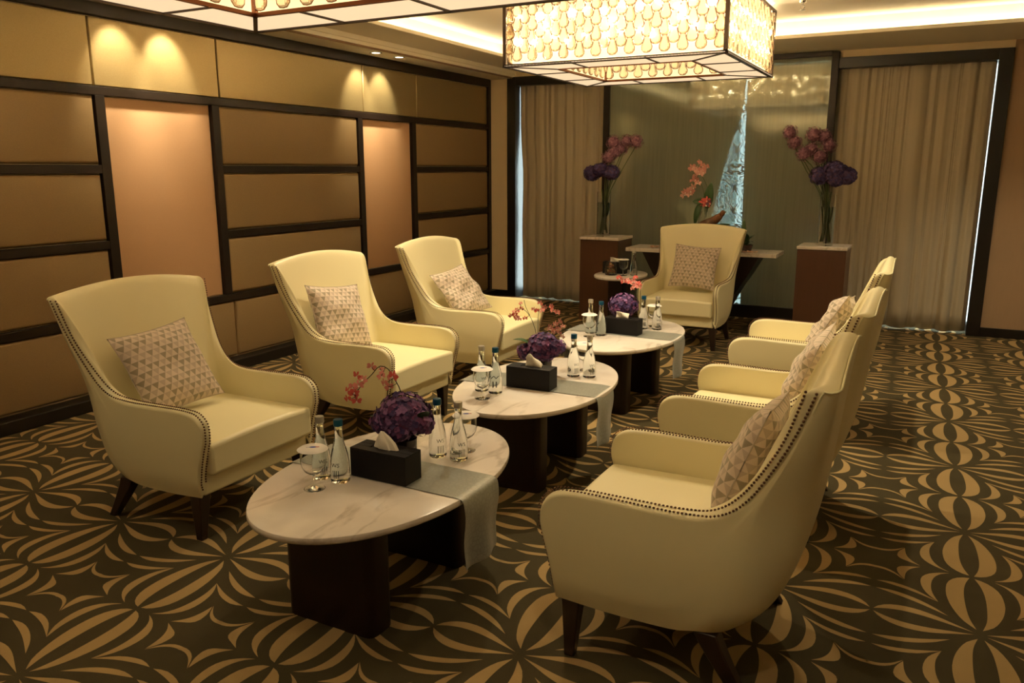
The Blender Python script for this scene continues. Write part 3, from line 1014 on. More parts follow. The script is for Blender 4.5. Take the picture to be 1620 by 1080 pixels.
    for e in me.edges:
        a, q = e.vertices
        ok = a in rim and q in rim and (abs(a - q) in (R, 1))
        vals.append(.75 if ok else 0.0)
    cr.data.foreach_set('value', vals)
    # nail rows
    dome = [(.0040, -.001), (.0037, .0014), (.0021, .0028), (.0002, .0033)]

    def nails(nb, path, outn):
        pts = resample(path, int(sum((Vector(q) - Vector(p)).length for p, q in zip(path, path[1:])) / .0115))
        for p, nrm in ((q, outn(q)) for q in pts):
            M = nrm.to_track_quat('Z', 'Y').to_matrix().to_4x4()
            nb.lathe(dome, 6, c=tuple(p), mtx=M)
    for sgn in (1, -1):
        nb = MB()
        for w_ in (.24, .76):
            path = []
            for j in range(1, NV):      # up the front
                o, n = Vector(half[0][0][j]), Vector(half[0][1][j])
                p = o.lerp(n, w_); p.x += .006; path.append(p)
            for i in range(1, NP):
                o, n = Vector(half[i][0][-1]), Vector(half[i][1][-1])
                p = o.lerp(n, w_); q_ = min(1, max(0, (-.46 - o.x) / .12)); p += Vector((.002, .0075 * q_, .006 * (1 - q_) + .001)); path.append(p)
            path = [Vector((p.x, p.y * sgn, p.z)) for p in path]

            def outn(p):
                if p.z < .47: return Vector((1, 0, .1))
                if p.x > -.06: return Vector((.7, 0, .7))
                if p.x > -.48: return Vector((.1, 0, 1))
                return Vector((.35, .9 * sgn, .15)) if p.x < -.56 else Vector((.5, .5 * sgn, .7))
            nails(nb, path, outn)
        nb.build('nailhead_trim', nail_m, t)
    # piping along the rear top edge
    pp = MB()
    path = []
    for i in range(NP - 2, len(half)): path.append(Vector(half[i][0][-1]) + Vector((-.001, 0, .004)))
    path = path + [Vector((p.x, -p.y, p.z)) for p in reversed(path[:-1])]
    pp.tube(resample(path, 60), .0032, 6)
    pp.build('piping', piping_m, t)
    # front rail and underside
    fr = MB(); fr.box(-.48, -.042, -.308, .308, .196, .288)
    fr.build('front_rail', leather, t, bevel=.012, seg=3)
    # cushion
    cu_ = MB(); nx, ny = 13, 13
    x0, x1, hy = -.60, .004, .300
    def cush(i, j, topside):
        u = i / (nx - 1); v = j / (ny - 1)
        x = x0 + (x1 - x0) * u; y = -hy + 2 * hy * v
        e = min(1, (1 - abs(2 * u - 1) ** 10) * (1 - abs(2 * v - 1) ** 10))
        z = .420 + .018 * (1 - (2 * v - 1) ** 2) * (1 - (2 * u - 1) ** 2 * .5) if topside else .287
        return (x, y, z)
    vs = [cush(i, j, True) for i in range(nx) for j in range(ny)] + [cush(i, j, False) for i in range(nx) for j in range(ny)]
    fs = []; Q = nx * ny
    for i in range(nx - 1):
        for j in range(ny - 1):
            fs.append((i * ny + j, (i + 1) * ny + j, (i + 1) * ny + j + 1, i * ny + j + 1))
            fs.append((Q + i * ny + j, Q + i * ny + j + 1, Q + (i + 1) * ny + j + 1, Q + (i + 1) * ny + j))
    for i in range(nx - 1):
        fs.append((i * ny, Q + i * ny, Q + (i + 1) * ny, (i + 1) * ny)); k = ny - 1
        fs.append((i * ny + k, (i + 1) * ny + k, Q + (i + 1) * ny + k, Q + i * ny + k))
    for j in range(ny - 1):
        fs.append((j, j + 1, Q + j + 1, Q + j)); k = (nx - 1) * ny
        fs.append((k + j, Q + k + j, Q + k + j + 1, k + j + 1))
    cu_.add(vs, fs)
    cu_.build('seat_cushion', leather, t, bevel=.018, seg=4)
    # legs
    for sy in (1, -1):
        for (xt, xf, kind) in ((-.085, -.082, 'f'), (-.50, -.622, 'r')):
            lb = MB(); n = 7; vs = []; 
            for k in range(n):
                f = k / (n - 1)
                z = .197 * (1 - f)
                x = xt + (xf - xt) * (f ** 1.15 if kind == 'r' else f)
                y = sy * (.295 + .012 * f)
                h = .030 * (1 - f) + .016 * f
                hx = h * (1.15 if kind == 'r' else 1)
                vs += [(x - hx, y - h, z), (x + hx, y - h, z), (x + hx, y + h, z), (x - hx, y + h, z)]
            fs = [(k * 4 + a, k * 4 + (a + 1) % 4, k * 4 + 4 + (a + 1) % 4, k * 4 + 4 + a) for k in range(n - 1) for a in range(4)]
            fs += [(0, 1, 2, 3), tuple((n - 1) * 4 + a for a in range(4))]
            lb.add(vs, fs); lb.build('leg', legwood, t, bevel=.004)
    return t


CH_POSE = [
    ((-2.484, 2.412), .014, 'cream leather nailhead armchair, nearest of the three on the left'),
    ((-2.526, 3.716), -.015, 'cream leather nailhead armchair in the middle of the left row, cushion standing upright'),
    ((-2.528, 4.944), .021, 'cream leather nailhead armchair, farthest of the three on the left, cushion slumped'),
    ((-.979, 2.391), 3.163, 'cream leather armchair at right front, its side turned to the viewer'),
    ((-.970, 3.560), 3.138, 'cream leather armchair in the middle of the right row'),
    ((-.988, 4.918), 3.160, 'cream leather armchair, farthest of the right row, in front of the right plinth'),
    ((-1.868, 6.514), -1.565, 'cream leather armchair facing the viewer, before the console table'),
]
chair0 = make_chair()
chairs = []
for i, ((x, y), a, lab) in enumerate(CH_POSE):
    c = chair0 if i == 0 else copy_tree(chair0)
    c.location = (x, y, 0); c.rotation_euler = (0, 0, a)
    tag(c, lab, 'armchair', 'cream armchairs around the coffee tables')
    chairs.append(c)


# ================================================================== THROW PILLOWS
def make_pillow(seed, crumple=0.0):
    r = random.Random(seed)
    N_ = 25; S = .200; T = .062
    b = MB(); vs = []; uv = []
    ph = [r.uniform(0, 6) for _ in range(6)]
    for side in (1, -1):
        for i in range(N_):
            for j in range(N_):
                u = 2 * i / (N_ - 1) - 1; v = 2 * j / (N_ - 1) - 1
                pinch = 1 - .075 * (1 - abs(v) ** 2.2) * abs(u) ** 3
                pinch2 = 1 - .075 * (1 - abs(u) ** 2.2) * abs(v) ** 3
                x = u * S * pinch; z = v * S * pinch2
                h = ((1 - abs(u) ** 2.6) * (1 - abs(v) ** 2.6)) ** .55
                w = crumple * .012 * h * (math.sin(5 * v + 3 * u + ph[0]) + .6 * math.sin(9 * v - 4 * u + ph[1]))
                vs.append((x, side * (T * h + w), z)); uv.append((.5 + u / 2, .5 + v / 2))
    fs = []
    Q = N_ * N_
    for s_ in (0, 1):
        for i in range(N_ - 1):
            for j in range(N_ - 1):
                q = (s_ * Q + i * N_ + j, s_ * Q + (i + 1) * N_ + j, s_ * Q + (i + 1) * N_ + j + 1, s_ * Q + i * N_ + j + 1)
                fs.append(q if s_ == 0 else tuple(reversed(q)))
    b.add(vs, fs)
    o = b.build('throw_pillow', pillow_m)
    me = o.data
    l = me.uv_layers.new(name='UVMap')
    for lp in me.loops:
        l.data[lp.index].uv = uv[lp.vertex_index]
    bm = bmesh.new(); bm.from_mesh(me); bmesh.ops.remove_doubles(bm, verts=bm.verts, dist=.0006); bm.to_mesh(me); bm.free()
    me.set_sharp_from_angle(angle=math.radians(60))
    # seam cord round the edge
    cd = MB(); pts = []
    for (a0, a1) in (((-1, -1), (1, -1)), ((1, -1), (1, 1)), ((1, 1), (-1, 1)), ((-1, 1), (-1, -1))):
        for k in range(12):
            f = k / 12; u = a0[0] + (a1[0] - a0[0]) * f; v = a0[1] + (a1[1] - a0[1]) * f
            p1 = 1 - .075 * (1 - abs(v) ** 2.2) * abs(u) ** 3; p2 = 1 - .075 * (1 - abs(u) ** 2.2) * abs(v) ** 3
            pts.append((u * S * p1, 0, v * S * p2))
    pts.append(pts[0])
    cd.tube(pts, .0028, 5)
    cd.build('seam_cord', piping_beige, o)
    return o


piping_beige = mat('pillow_cord', (0.5, 0.42, 0.33), 0.7)
# local pose on each chair: (x forward, y left, z), lean back, roll in plane, yaw
PIL = [
    (0, (-.505, -.05, .630), -30, 5, -4, 0.3, 'triangle-patterned throw pillow tilted on one corner in the nearest left armchair'),
    (1, (-.525, -.11, .648), -23, -6, -5, 0.6, 'triangle-patterned throw pillow standing upright in the middle left armchair'),
    (2, (-.49, .0, .625), -38, 8, -10, 1.0, 'pale crumpled throw pillow slumped sideways in the farthest left armchair'),
    (3, (-.550, .02, .640), -21, 6, -2, 0.5, 'throw pillow seen edge-on in the closest right armchair'),
    (4, (-.545, .0, .640), -21, -5, 0, 0.8, 'throw pillow in the middle right armchair, mostly hidden by the closest chair'),
    (5, (-.505, .03, .620), -30, 10, -6, 1.0, 'crumpled throw pillow leaning back in the farthest right armchair'),
    (6, (-.495, .012, .650), -25, -4, 6, 0.2, 'patterned throw pillow square against the back of the armchair facing the viewer'),
]
for (ci, loc, lean, roll, yaw, cr_, lab) in PIL:
    o = make_pillow(ci, cr_)
    ch = chairs[ci]
    M = (Matrix.Translation(ch.location) @ Matrix.Rotation(ch.rotation_euler.z, 4, 'Z') @ Matrix.Translation(loc)
         @ Matrix.Rotation(math.radians(yaw), 4, 'Z') @ Matrix.Rotation(math.radians(lean), 4, 'Y')
         @ Matrix.Rotation(math.radians(roll), 4, 'X') @ Matrix.Rotation(math.radians(90), 4, 'Z'))
    o.matrix_world = M
    tag(o, lab, 'throw pillow', 'triangle-patterned throw pillows')


# ================================================================== COFFEE TABLES
def rounded_rect(x0, x1, y0, y1, r, n=5):
    pts = []
    for (cx, cy, a0) in ((x1 - r, y1 - r, 0), (x0 + r, y1 - r, 90), (x0 + r, y0 + r, 180), (x1 - r, y0 + r, 270)):
        for k in range(n):
            a = math.radians(a0 + 90 * k / (n - 1)); pts.append((cx + r * math.cos(a), cy + r * math.sin(a)))
    return pts


def prism(b, pts, z0, z1, m=0):
    n = len(pts)
    b.add([(x, y, z0) for x, y in pts] + [(x, y, z1) for x, y in pts],
          [tuple(reversed(range(n))), tuple(range(n, 2 * n))] + [(i, (i + 1) % n, n + (i + 1) % n, n + i) for i in range(n)], m)


def ellipse_slab(b, a, c, z0, z1, ex=2.0, n=72):
    rings = [(0.975, z0), (.992, z0 + .003), (1.0, z0 + .009), (1.0, z1 - .006), (.996, z1 - .0015), (.988, z1)]
    vs = []
    for s, z in rings:
        for i in range(n):
            t = 2 * PI * i / n
            ct, st = math.cos(t), math.sin(t)
            x = a * abs(ct) ** (2 / ex) * (1 if ct > 0 else -1); y = c * abs(st) ** (2 / ex) * (1 if st > 0 else -1)
            vs.append((x * s, y * s, z))
    fs = [(j * n + i, j * n + (i + 1) % n, (j + 1) * n + (i + 1) % n, (j + 1) * n + i) for j in range(len(rings) - 1) for i in range(n)]
    fs += [tuple(reversed(range(n))), tuple((len(rings) - 1) * n + i for i in range(n))]
    b.add(vs, fs)


def make_table():
    t = empty('coffee_table')
    b = MB(); ellipse_slab(b, .365, .580, .424, .450, 2.06); b.build('tabletop', marble, t)
    for s in (-1, 1):
        b = MB(); prism(b, rounded_rect(-.215, .150, min(s * .205, s * .325), max(s * .205, s * .325), .03), 0, .424)
        b.build('leg', tablewood, t, autosmooth=35)
    b = MB(); b.box(-.15, .09, -.21, .21, .395, .4235); b.build('stretcher', tablewood, t, smooth=False)
    return t


TAB = [(-1.638, 2.174, 0.0, 'oval marble coffee table nearest the viewer, beside the closest left armchair'),
       (-1.690, 3.496, 0.02, 'oval marble coffee table in the middle, with dark veins across its top'),
       (-1.738, 4.866, -.04, 'oval marble coffee table farthest away, in front of the armchair facing the viewer')]
tab0 = make_table()
for i, (x, y, a, lab) in enumerate(TAB):
    t = tab0 if i == 0 else copy_tree(tab0)
    t.location = (x, y, 0); t.rotation_euler.z = a
    tag(t, lab, 'coffee table', 'oval marble coffee tables')

ZT = .4503


def make_runner():
    b = MB(); n = 46; w = .116
    prof = []
    xr, xl = .366, -.372
    for k in range(9): prof.append((xl - .006, .215 + (ZT - .02 - .215) * k / 8))
    prof += [(xl - .003, ZT - .006), (xl + .006, ZT + .0015)]
    for k in range(1, 14): prof.append((xl + (xr - xl) * k / 14, ZT + .0018))
    prof += [(xr - .006, ZT + .0015), (xr + .004, ZT - .006), (xr + .008, ZT - .02)]
    for k in range(1, 9): prof.append((xr + .009 + .004 * math.sin(k), ZT - .02 - (ZT - .02 - .195) * k / 8))
    vs = []
    m = 13
    for (x, z) in prof:
        for j in range(m):
            v = 2 * j / (m - 1) - 1
            drop = max(0, ZT - .02 - z)
            vs.append((x + drop * .05 * math.sin(v * 4 + 1), v * w * (1 - drop * .12), z))
    fs = [(i * m + j, (i + 1) * m + j, (i + 1) * m + j + 1, i * m + j + 1) for i in range(len(prof) - 1) for j in range(m - 1)]
    b.add(vs, fs)
    o = b.build('table_runner', runner_m)
    md = o.modifiers.new('thick', 'SOLIDIFY'); md.thickness = .0012; md.offset = 1
    md = o.modifiers.new('sub', 'SUBSURF'); md.levels = 1; md.render_levels = 1
    return o


RUN = [(-1.638, 2.178, 0.0, 'grey jacquard runner laid across the nearest coffee table and hanging over its right edge'),
       (-1.700, 3.472, .03, 'grey jacquard runner laid across the middle coffee table'),
       (-1.745, 4.895, -.02, 'grey jacquard runner laid across the farthest coffee table')]
run0 = make_runner()
for i, (x, y, a, lab) in enumerate(RUN):
    o = run0 if i == 0 else run0.copy()
    if i: COL.objects.link(o)
    o.location = (x, y, 0); o.rotation_euler.z = a
    tag(o, lab, 'table runner', 'grey table runners')
ZR = ZT + .0035


def make_tissue(style):
    t = empty('tissue_box')
    w, d, h = .116, .048, .103
    b = MB(); s = .014    # open slot on top
    b.box(-w, w, -d, d, 0, h - .004)
    for (x0, x1, y0, y1) in ((-w, w, -d, -s), (-w, w, s, d), (-w, -.055, -s, s), (.055, w, -s, s)):
        b.box(x0, x1, y0, y1, h - .004, h)
    b.build('box', blackbox, t, smooth=False, bevel=.0015)
    tb = MB()
    if style == 0:      # pointed peak
        ring = []
        for z, rx, ry, ox in ((h - .003, .046, .011, 0), (h + .02, .036, .014, -.003), (h + .042, .02, .012, -.008), (h + .058, .006, .005, -.012)):
            for k in range(12):
                a = 2 * PI * k / 12; f = 1 + .35 * math.sin(3 * a)
                ring.append((ox + rx * f * math.cos(a), ry * f * math.sin(a), z))
        fs = [(j * 12 + i, j * 12 + (i + 1) % 12, (j + 1) * 12 + (i + 1) % 12, (j + 1) * 12 + i) for j in range(3) for i in range(12)]
        fs.append(tuple(36 + i for i in range(12)))
        tb.add(ring, fs)
    else:
        n, m = 11, 7; vs = []
        for i in range(n):
            u = i / (n - 1); x = -.046 + .088 * u + (.012 if style == 1 else -.006)
            top = (.064 * math.sin(PI * min(1, u * .75 + .22)) + .008 * math.sin(8 * u)) if style == 1 else (.040 - .006 * u + .004 * math.sin(5 * u))
            for j in range(m):
                v = j / (m - 1)
                vs.append((x + v * .006 * math.sin(u * 6), .010 * math.sin(v * 3 + u * 5) * (.4 + v), h - .003 + top * v))
        tb.add(vs, [(i * m + j, (i + 1) * m + j, (i + 1) * m + j + 1, i * m + j + 1) for i in range(n - 1) for j in range(m - 1)])
    o = tb.build('tissue', tissue_m, t)
    if style: 
        md = o.modifiers.new('thick', 'SOLIDIFY'); md.thickness = .002; md.offset = 0
    return t


for i, (x, y, a, lab) in enumerate([(-1.609, 2.110, 0.0, 'black tissue box with a pointed white tissue on the nearest coffee table'),
                                    (-1.682, 3.397, .03, 'black tissue box with a broad drooping tissue on the middle coffee table'),
                                    (-1.735, 4.845, -.04, 'black tissue box with a short square tissue on the farthest coffee table')]):
    t = make_tissue(i); t.location = (x, y, ZR); t.rotation_euler.z = a
    tag(t, lab, 'tissue box', 'black tissue boxes on the coffee tables')


# ================================================================== BOTTLES, GOBLETS, LIDS
def text_mesh(txt, size):
    cu = bpy.data.curves.new('label_text', 'FONT'); cu.body = txt; cu.size = size; cu.align_x = 'CENTER'; cu.align_y = 'CENTER'; cu.resolution_u = 2
    o = bpy.data.objects.new('label_text', cu); COL.objects.link(o)
    dg = bpy.context.evaluated_depsgraph_get()
    me = bpy.data.meshes.new_from_object(o.evaluated_get(dg))
    vs = [tuple(v.co) for v in me.vertices]; fs = [tuple(p.vertices) for p in me.polygons]
    bpy.data.objects.remove(o); bpy.data.curves.remove(cu)
    return vs, fs


TV, TF = text_mesh('WS', .020)


def make_bottle(cap):
    t = empty('water_bottle')
    prof = [(.0001, .0), (.028, .0), (.0325, .004), (.0335, .012), (.0335, .050), (.032, .075), (.0285, .100), (.0235, .122), (.0175, .142), (.0145, .158), (.0135, .180), (.0135, .196), (.0145, .198), (.0145, .203), (.012, .206), (.0001, .206)]
    b = MB(); b.lathe(resample2(prof), 28)
    b.build('glass_body', water_m, t)
    c = MB(); c.lathe([(.0147, .200), (.0160, .201), (.0160, .220), (.0145, .223), (.0001, .223)], 20)
    c.build('cap', cap, t)
    lb = MB()
    vs = []
    for x, y, z in TV:   # wrap the two letters round the body
        a = x / .0337; vs.append((.0340 * math.sin(a), -.0340 * math.cos(a), .068 + y))
    lb.add(vs, TF)
    for k in range(4):
        a0 = -.32 + k * .20
        lb.add([(.0340 * math.sin(a), -.0340 * math.cos(a), z) for a, z in ((a0, .022), (a0 + .07, .022), (a0 + .07, .050), (a0, .050))], [(0, 1, 2, 3)])
    lb.build('printed_label', darkink, t, smooth=False)
    return t


def resample2(prof):
    return prof


def make_goblet():
    t = empty('stem_glass')
    b = MB()
    outp = [(.0001, .0), (.034, .0), (.0355, .0016), (.012, .005), (.0050, .010), (.0042, .026), (.0050, .046), (.014, .052), (.030, .064), (.040, .082), (.0430, .102), (.0415, .124), (.0385, .145)]
    inn = [(.0373, .145), (.0402, .124), (.0417, .102), (.0386, .083), (.0286, .0665), (.013, .056), (.0001, .054)]
    b.lathe(outp + inn, 28)
    b.build('glass', glass_m, t)
    return t


def make_lid():
    b = MB()
    b.lathe([(.0001, 0), (.042, 0), (.051, -.006), (.0515, -.0055), (.0425, .0008), (.0001, .0012)], 28)
    o = b.build('paper_glass_cover', paper_m)
    e = MB()
    e.lathe([(.0001, .0016), (.013, .0016)], 18, c=(.002, 0, 0)); 
    for k in range(3): e.box(-.020 + k * .004, -.0175 + k * .004, -.002, .002, .0012, .0016)
    el = e.build('blue_emblem', blueink, o, smooth=False); el.scale = (1, .55, 1)
    r = MB(); r.box(.010, .022, -.002, .003, .0012, .0017); r.build('red_mark', redink, o, smooth=False)
    return o


bot_b = make_bottle(bluecap); bot_c = make_bottle(clearcap); gob0 = make_goblet(); lid0 = make_lid()
used = set()


def place(proto, loc, rz, lab, cat, group):
    if proto.name in used: o = copy_tree(proto)
    else: o = proto; used.add(proto.name)
    o.location = loc; o.rotation_euler = (0, 0, rz)
    tag(o, lab, cat, group)
    return o


TN = ['nearest', 'middle', 'farthest']
BG = 'glass water bottles'
BOT = [
    (0, bot_c, -1.804, 2.004, .9, 'silver-capped water bottle at the left of the nearest coffee table'),
    (0, bot_b, -1.725, 2.007, .2, 'blue-capped water bottle left of the tissue box on the nearest coffee table'),
    (0, bot_b, -1.564, 2.372, .9, 'blue-capped water bottle beside the purple flowers on the nearest coffee table'),
    (0, bot_c, -1.474, 2.374, .9, 'silver-capped water bottle at the right of the nearest coffee table'),
    (1, bot_c, -1.868, 3.228, .9, 'silver-capped water bottle at the left of the middle coffee table'),
    (1, bot_b, -1.790, 3.225, -2.4, 'blue-capped water bottle left of the tissue box on the middle coffee table'),
    (1, bot_b, -1.585, 3.689, .9, 'blue-capped water bottle right of the orchids on the middle coffee table'),
    (1, bot_c, -1.505, 3.709, .9, 'silver-capped water bottle at the right of the middle coffee table'),
    (2, bot_c, -1.935, 4.770, -2.0, 'silver-capped water bottle at the left of the farthest coffee table'),
    (2, bot_b, -1.845, 4.728, -2.2, 'dark blue-capped water bottle left of the tissue box on the farthest coffee table'),
    (2, bot_b, -1.676, 5.071, .5, 'blue-capped water bottle just right of the purple flowers on the farthest coffee table'),
    (2, bot_c, -1.584, 5.086, .6, 'silver-capped water bottle at the right of the farthest coffee table'),
]
for (ti, pr, x, y, rz, lab) in BOT:
    place(pr, (x, y, ZT), rz, lab, 'water bottle', BG)
GOB = [
    (-1.759, 1.914, 'at the left of the nearest coffee table'),
    (-1.500, 2.470, 'at the right of the nearest coffee table'),
    (-1.800, 3.115, 'at the left of the middle coffee table'),
    (-1.590, 3.840, 'at the right of the middle coffee table'),
    (-1.900, 4.665, 'at the left of the farthest coffee table'),
    (-1.640, 5.190, 'at the right of the farthest coffee table'),
]
for (x, y, s) in GOB:
    place(gob0, (x, y, ZT), 0, 'clear stem glass ' + s, 'stem glass', 'covered stem glasses')
    place(lid0, (x, y, ZT + .1458), .6, 'white paper cover on the stem glass ' + s, 'glass cover', 'paper covers on the stem glasses')


# ================================================================== FLOWERS
def floret(b, c, nrm, r, rnd, petals=4, m=0, cup=.35, wid=.55):
    nrm = Vector(nrm).normalized()
    q = nrm.to_track_quat('Z', 'Y').to_matrix() @ Matrix.Rotation(rnd.uniform(0, 6), 3, 'Z')
    c = Vector(c)
    for k in range(petals):
        a = 2 * PI * k / petals
        d = Vector((math.cos(a), math.sin(a), 0)); s = Vector((-math.sin(a), math.cos(a), 0))
        up = Vector((0, 0, 1))
        pts = [d * 0, d * r * .5 + s * r * wid * .55 + up * r * cup * .4, d * r + s * r * wid * .25 + up * r * cup * .5, d * r - s * r * wid * .25 + up * r * cup * .5, d * r * .5 - s * r * wid * .55 + up * r * cup * .4]
        b.add([c + q @ p for p in pts], [(0, 1, 2, 3, 4)], m)


def flower_head(name, c, R, mats, parent, n=90, fr=.016, seed=1, squash=.85, petals=4, cup=.35, wid=1.0):
    r = random.Random(seed); b = MB()
    nm = len(mats)
    # dark core so no see-through
    core = [(max(.0001, R * .80 * math.sin(PI * k / 8)), -R * .80 * squash * math.cos(PI * k / 8)) for k in range(9)]
    b.lathe(core, 12, c=tuple(c), m=0)
    for i in range(n):
        z = 1 - 2 * (i + .5) / n; a = i * 2.399963
        s = math.sqrt(1 - z * z)
        d = Vector((s * math.cos(a), s * math.sin(a), z))
        RR = R * r.uniform(.86, 1.10)
        p = Vector(c) + Vector((d.x * RR, d.y * RR, d.z * RR * squash))
        dn = (d + Vector((r.uniform(-.3, .3), r.uniform(-.3, .3), r.uniform(-.3, .3))))
        floret(b, p, dn, fr * r.uniform(.8, 1.2), r, petals, r.randrange(nm), cup, wid)
    return b.build(name, mats, parent, smooth=False)


def orchid_flower(b, c, nrm, r, rnd, m=0, lip=2):
    nrm = Vector(nrm).normalized()
    q = nrm.to_track_quat('Z', 'Y').to_matrix() @ Matrix.Rotation(rnd.uniform(-.6, .6), 3, 'Z')
    c = Vector(c)
    for k, (ang, w, L_) in enumerate(((90, .42, 1), (210, .42, 1), (330, .42, 1), (15, .72, 1.05), (165, .72, 1.05))):
        a = math.radians(ang)
        d = Vector((math.cos(a), math.sin(a), 0)); s = Vector((-math.sin(a), math.cos(a), 0)); up = Vector((0, 0, 1))
        R = r * L_
        pts = [d * r * .06, d * R * .35 + s * R * w * .42 + up * R * .08, d * R * .75 + s * R * w * .48 + up * R * .02, d * R - up * R * .06, d * R * .75 - s * R * w * .48 + up * R * .02, d * R * .35 - s * R * w * .42 + up * R * .08]
        b.add([c + q @ p for p in pts], [(0, 1, 2, 3, 4, 5)], m)
    pts = [(-.10, -.05, .08), (.10, -.05, .08), (.16, -.30, .28), (0, -.42, .22), (-.16, -.30, .28)]
    b.add([c + q @ (Vector(p) * r) for p in pts], [(0, 1, 2, 3, 4)], lip)


def spray(parent, stem, flowers, mats, fr, seed, smat, sr=.0022, view=(.45, -.85, .1)):
    st = MB(); st.tube(resample(stem, 24), sr, 6, taper=.6)
    so = st.build('orchid_stem', smat, parent)
    r = random.Random(seed)
    ps = resample(stem, 60)
    for (p, k) in flowers:
        p = Vector(p)
        b = MB()
        nearest = min(ps, key=lambda q: (q - p).length)
        if (nearest - p).length > .004: b.tube([nearest, (nearest + p) / 2 + Vector((0, 0, -.002)), p], .0011, 5, m=3)
        for _ in range(k):
            o = Vector((r.uniform(-1, 1), r.uniform(-1, 1), r.uniform(-1, 1))) * fr * (.55 if k > 1 else 0)
            n = Vector(view) + Vector((r.uniform(-.7, .7), r.uniform(-.5, .5), r.uniform(-.5, .5)))
            orchid_flower(b, p + o, n, fr * r.uniform(.85, 1.15), r, r.randrange(2))
        b.build('orchid_flower', mats + [orchidlip, smat], so, smooth=False)


def leaf(parent, base, tip, w, bend=.03, side=(0, 0, 1), name='leaf', m=None):
    base = Vector(base); tip = Vector(tip); d = tip - base; L = d.length; d.normalize()
    s = d.cross(Vector(side))
    if s.length < .1: s = d.cross(Vector((1, 0, 0)))
    s.normalize(); n = s.cross(d).normalized()
    b = MB(); vs = []; K = 11
    for k in range(K):
        f = k / (K - 1)
        ww = w * max(0.0, math.sin(PI * (f ** .8))) ** .75 + .001
        c = base + d * L * f + n * bend * math.sin(PI * f)
        for j in (-1, -.5, 0, .5, 1):
            vs.append(c + s * ww * j + n * abs(j) * ww * .25)
    b.add(vs, [(k * 5 + j, (k + 1) * 5 + j, (k + 1) * 5 + j + 1, k * 5 + j + 1) for k in range(K - 1) for j in range(4)])
    o = b.build(name, m or leafgreen, parent)
    md = o.modifiers.new('thick', 'SOLIDIFY'); md.thickness = .0012; md.offset = 0
    return o


def small_arrangement(x, y, lab, hc, hr, seed, nh=150, squash=.82, extra=None):
    """dark glass vase with a purple hydrangea mound; coordinates of flowers are world minus vase"""
    t = empty('flower_arrangement', (x, y, ZT)); tag(t, lab, 'flower arrangement', 'purple flower arrangements on the coffee tables')
    b = MB(); b.lathe([(.0001, 0), (.042, 0), (.044, .004), (.045, .09), (.0435, .09), (.041, .006), (.0001, .006)], 24)
    b.build('vase', vasedark, t)
    o = Vector((x, y, ZT))
    flower_head('hydrangea_head', Vector(hc) - o, hr, purples, t, int(nh * 1.9), .0125, seed, squash)
    if extra:
        for k, (c, r_, n) in enumerate(extra):
            flower_head('hydrangea_head', Vector(c) - o, r_, purples, t, int(n * 1.6), .012, seed + 5 + k, .85)
    return t, o


t, o = small_arrangement(-1.640, 2.270, 'purple hydrangea in dark glass with one arching coral orchid, on the nearest coffee table', (-1.640, 2.27, .628), .092, 11, 190, .84,
                         [((-1.705, 2.25, .598), .058, 80), ((-1.570, 2.262, .612), .052, 70), ((-1.63, 2.215, .590), .050, 60)])
spray(t, [Vector(p) - o for p in ((-1.650, 2.27, .60), (-1.650, 2.27, .704), (-1.673, 2.265, .758), (-1.700, 2.262, .795), (-1.737, 2.262, .800), (-1.775, 2.265, .765), (-1.816, 2.268, .728), (-1.842, 2.27, .70), (-1.862, 2.27, .665))],
      [(Vector(p) - o, k) for p, k in (((-1.668, 2.25, .775), 1), ((-1.685, 2.262, .768), 1), ((-1.722, 2.25, .768), 1), ((-1.730, 2.262, .785), 1), ((-1.772, 2.26, .795), 1), ((-1.712, 2.255, .742), 1), ((-1.696, 2.26, .728), 1),
                                       ((-1.84, 2.26, .752), 1), ((-1.812, 2.26, .742), 1), ((-1.832, 2.255, .718), 1), ((-1.862, 2.26, .706), 1), ((-1.888, 2.26, .688), 1), ((-1.868, 2.27, .674), 1), ((-1.852, 2.255, .690), 1), ((-1.893, 2.265, .655), 1), ((-1.848, 2.26, .655), 1))],
      corals, .020, 4, stemdark)
st = MB(); st.tube([Vector(p) - o for p in ((-1.715, 2.27, .62), (-1.712, 2.27, .69), (-1.706, 2.268, .735))], .0018, 6); st.tube([Vector(p) - o for p in ((-1.722, 2.275, .62), (-1.719, 2.275, .68), (-1.700, 2.268, .738))], .0018, 6)
st.build('support_stem', stemgreen, t)
leaf(t, Vector((-1.545, 2.25, .625)) - o, Vector((-1.512, 2.22, .672)) - o, .022, .004)
leaf(t, Vector((-1.73, 2.25, .60)) - o, Vector((-1.772, 2.24, .612)) - o, .010, .004)

t, o = small_arrangement(-1.725, 3.62, 'purple hydrangea with tall branching coral orchids and a broad leaf, on the middle coffee table', (-1.728, 3.62, .600), .078, 21, 150, .95,
                         [((-1.815, 3.60, .575), .045, 60), ((-1.655, 3.62, .610), .048, 60)])
spray(t, [Vector(p) - o for p in ((-1.765, 3.62, .60), (-1.767, 3.62, .668), (-1.787, 3.61, .74), (-1.812, 3.605, .78), (-1.835, 3.60, .796), (-1.862, 3.60, .79), (-1.90, 3.60, .765))],
      [(Vector(p) - o, k) for p, k in (((-1.848, 3.60, .825), 1), ((-1.842, 3.60, .800), 1), ((-1.862, 3.60, .785), 2), ((-1.885, 3.60, .772), 2), ((-1.903, 3.60, .758), 1), ((-1.872, 3.60, .752), 2), ((-1.855, 3.60, .742), 1), ((-1.822, 3.60, .75), 1))],
      corals, .015, 5, stemdark, .0018)
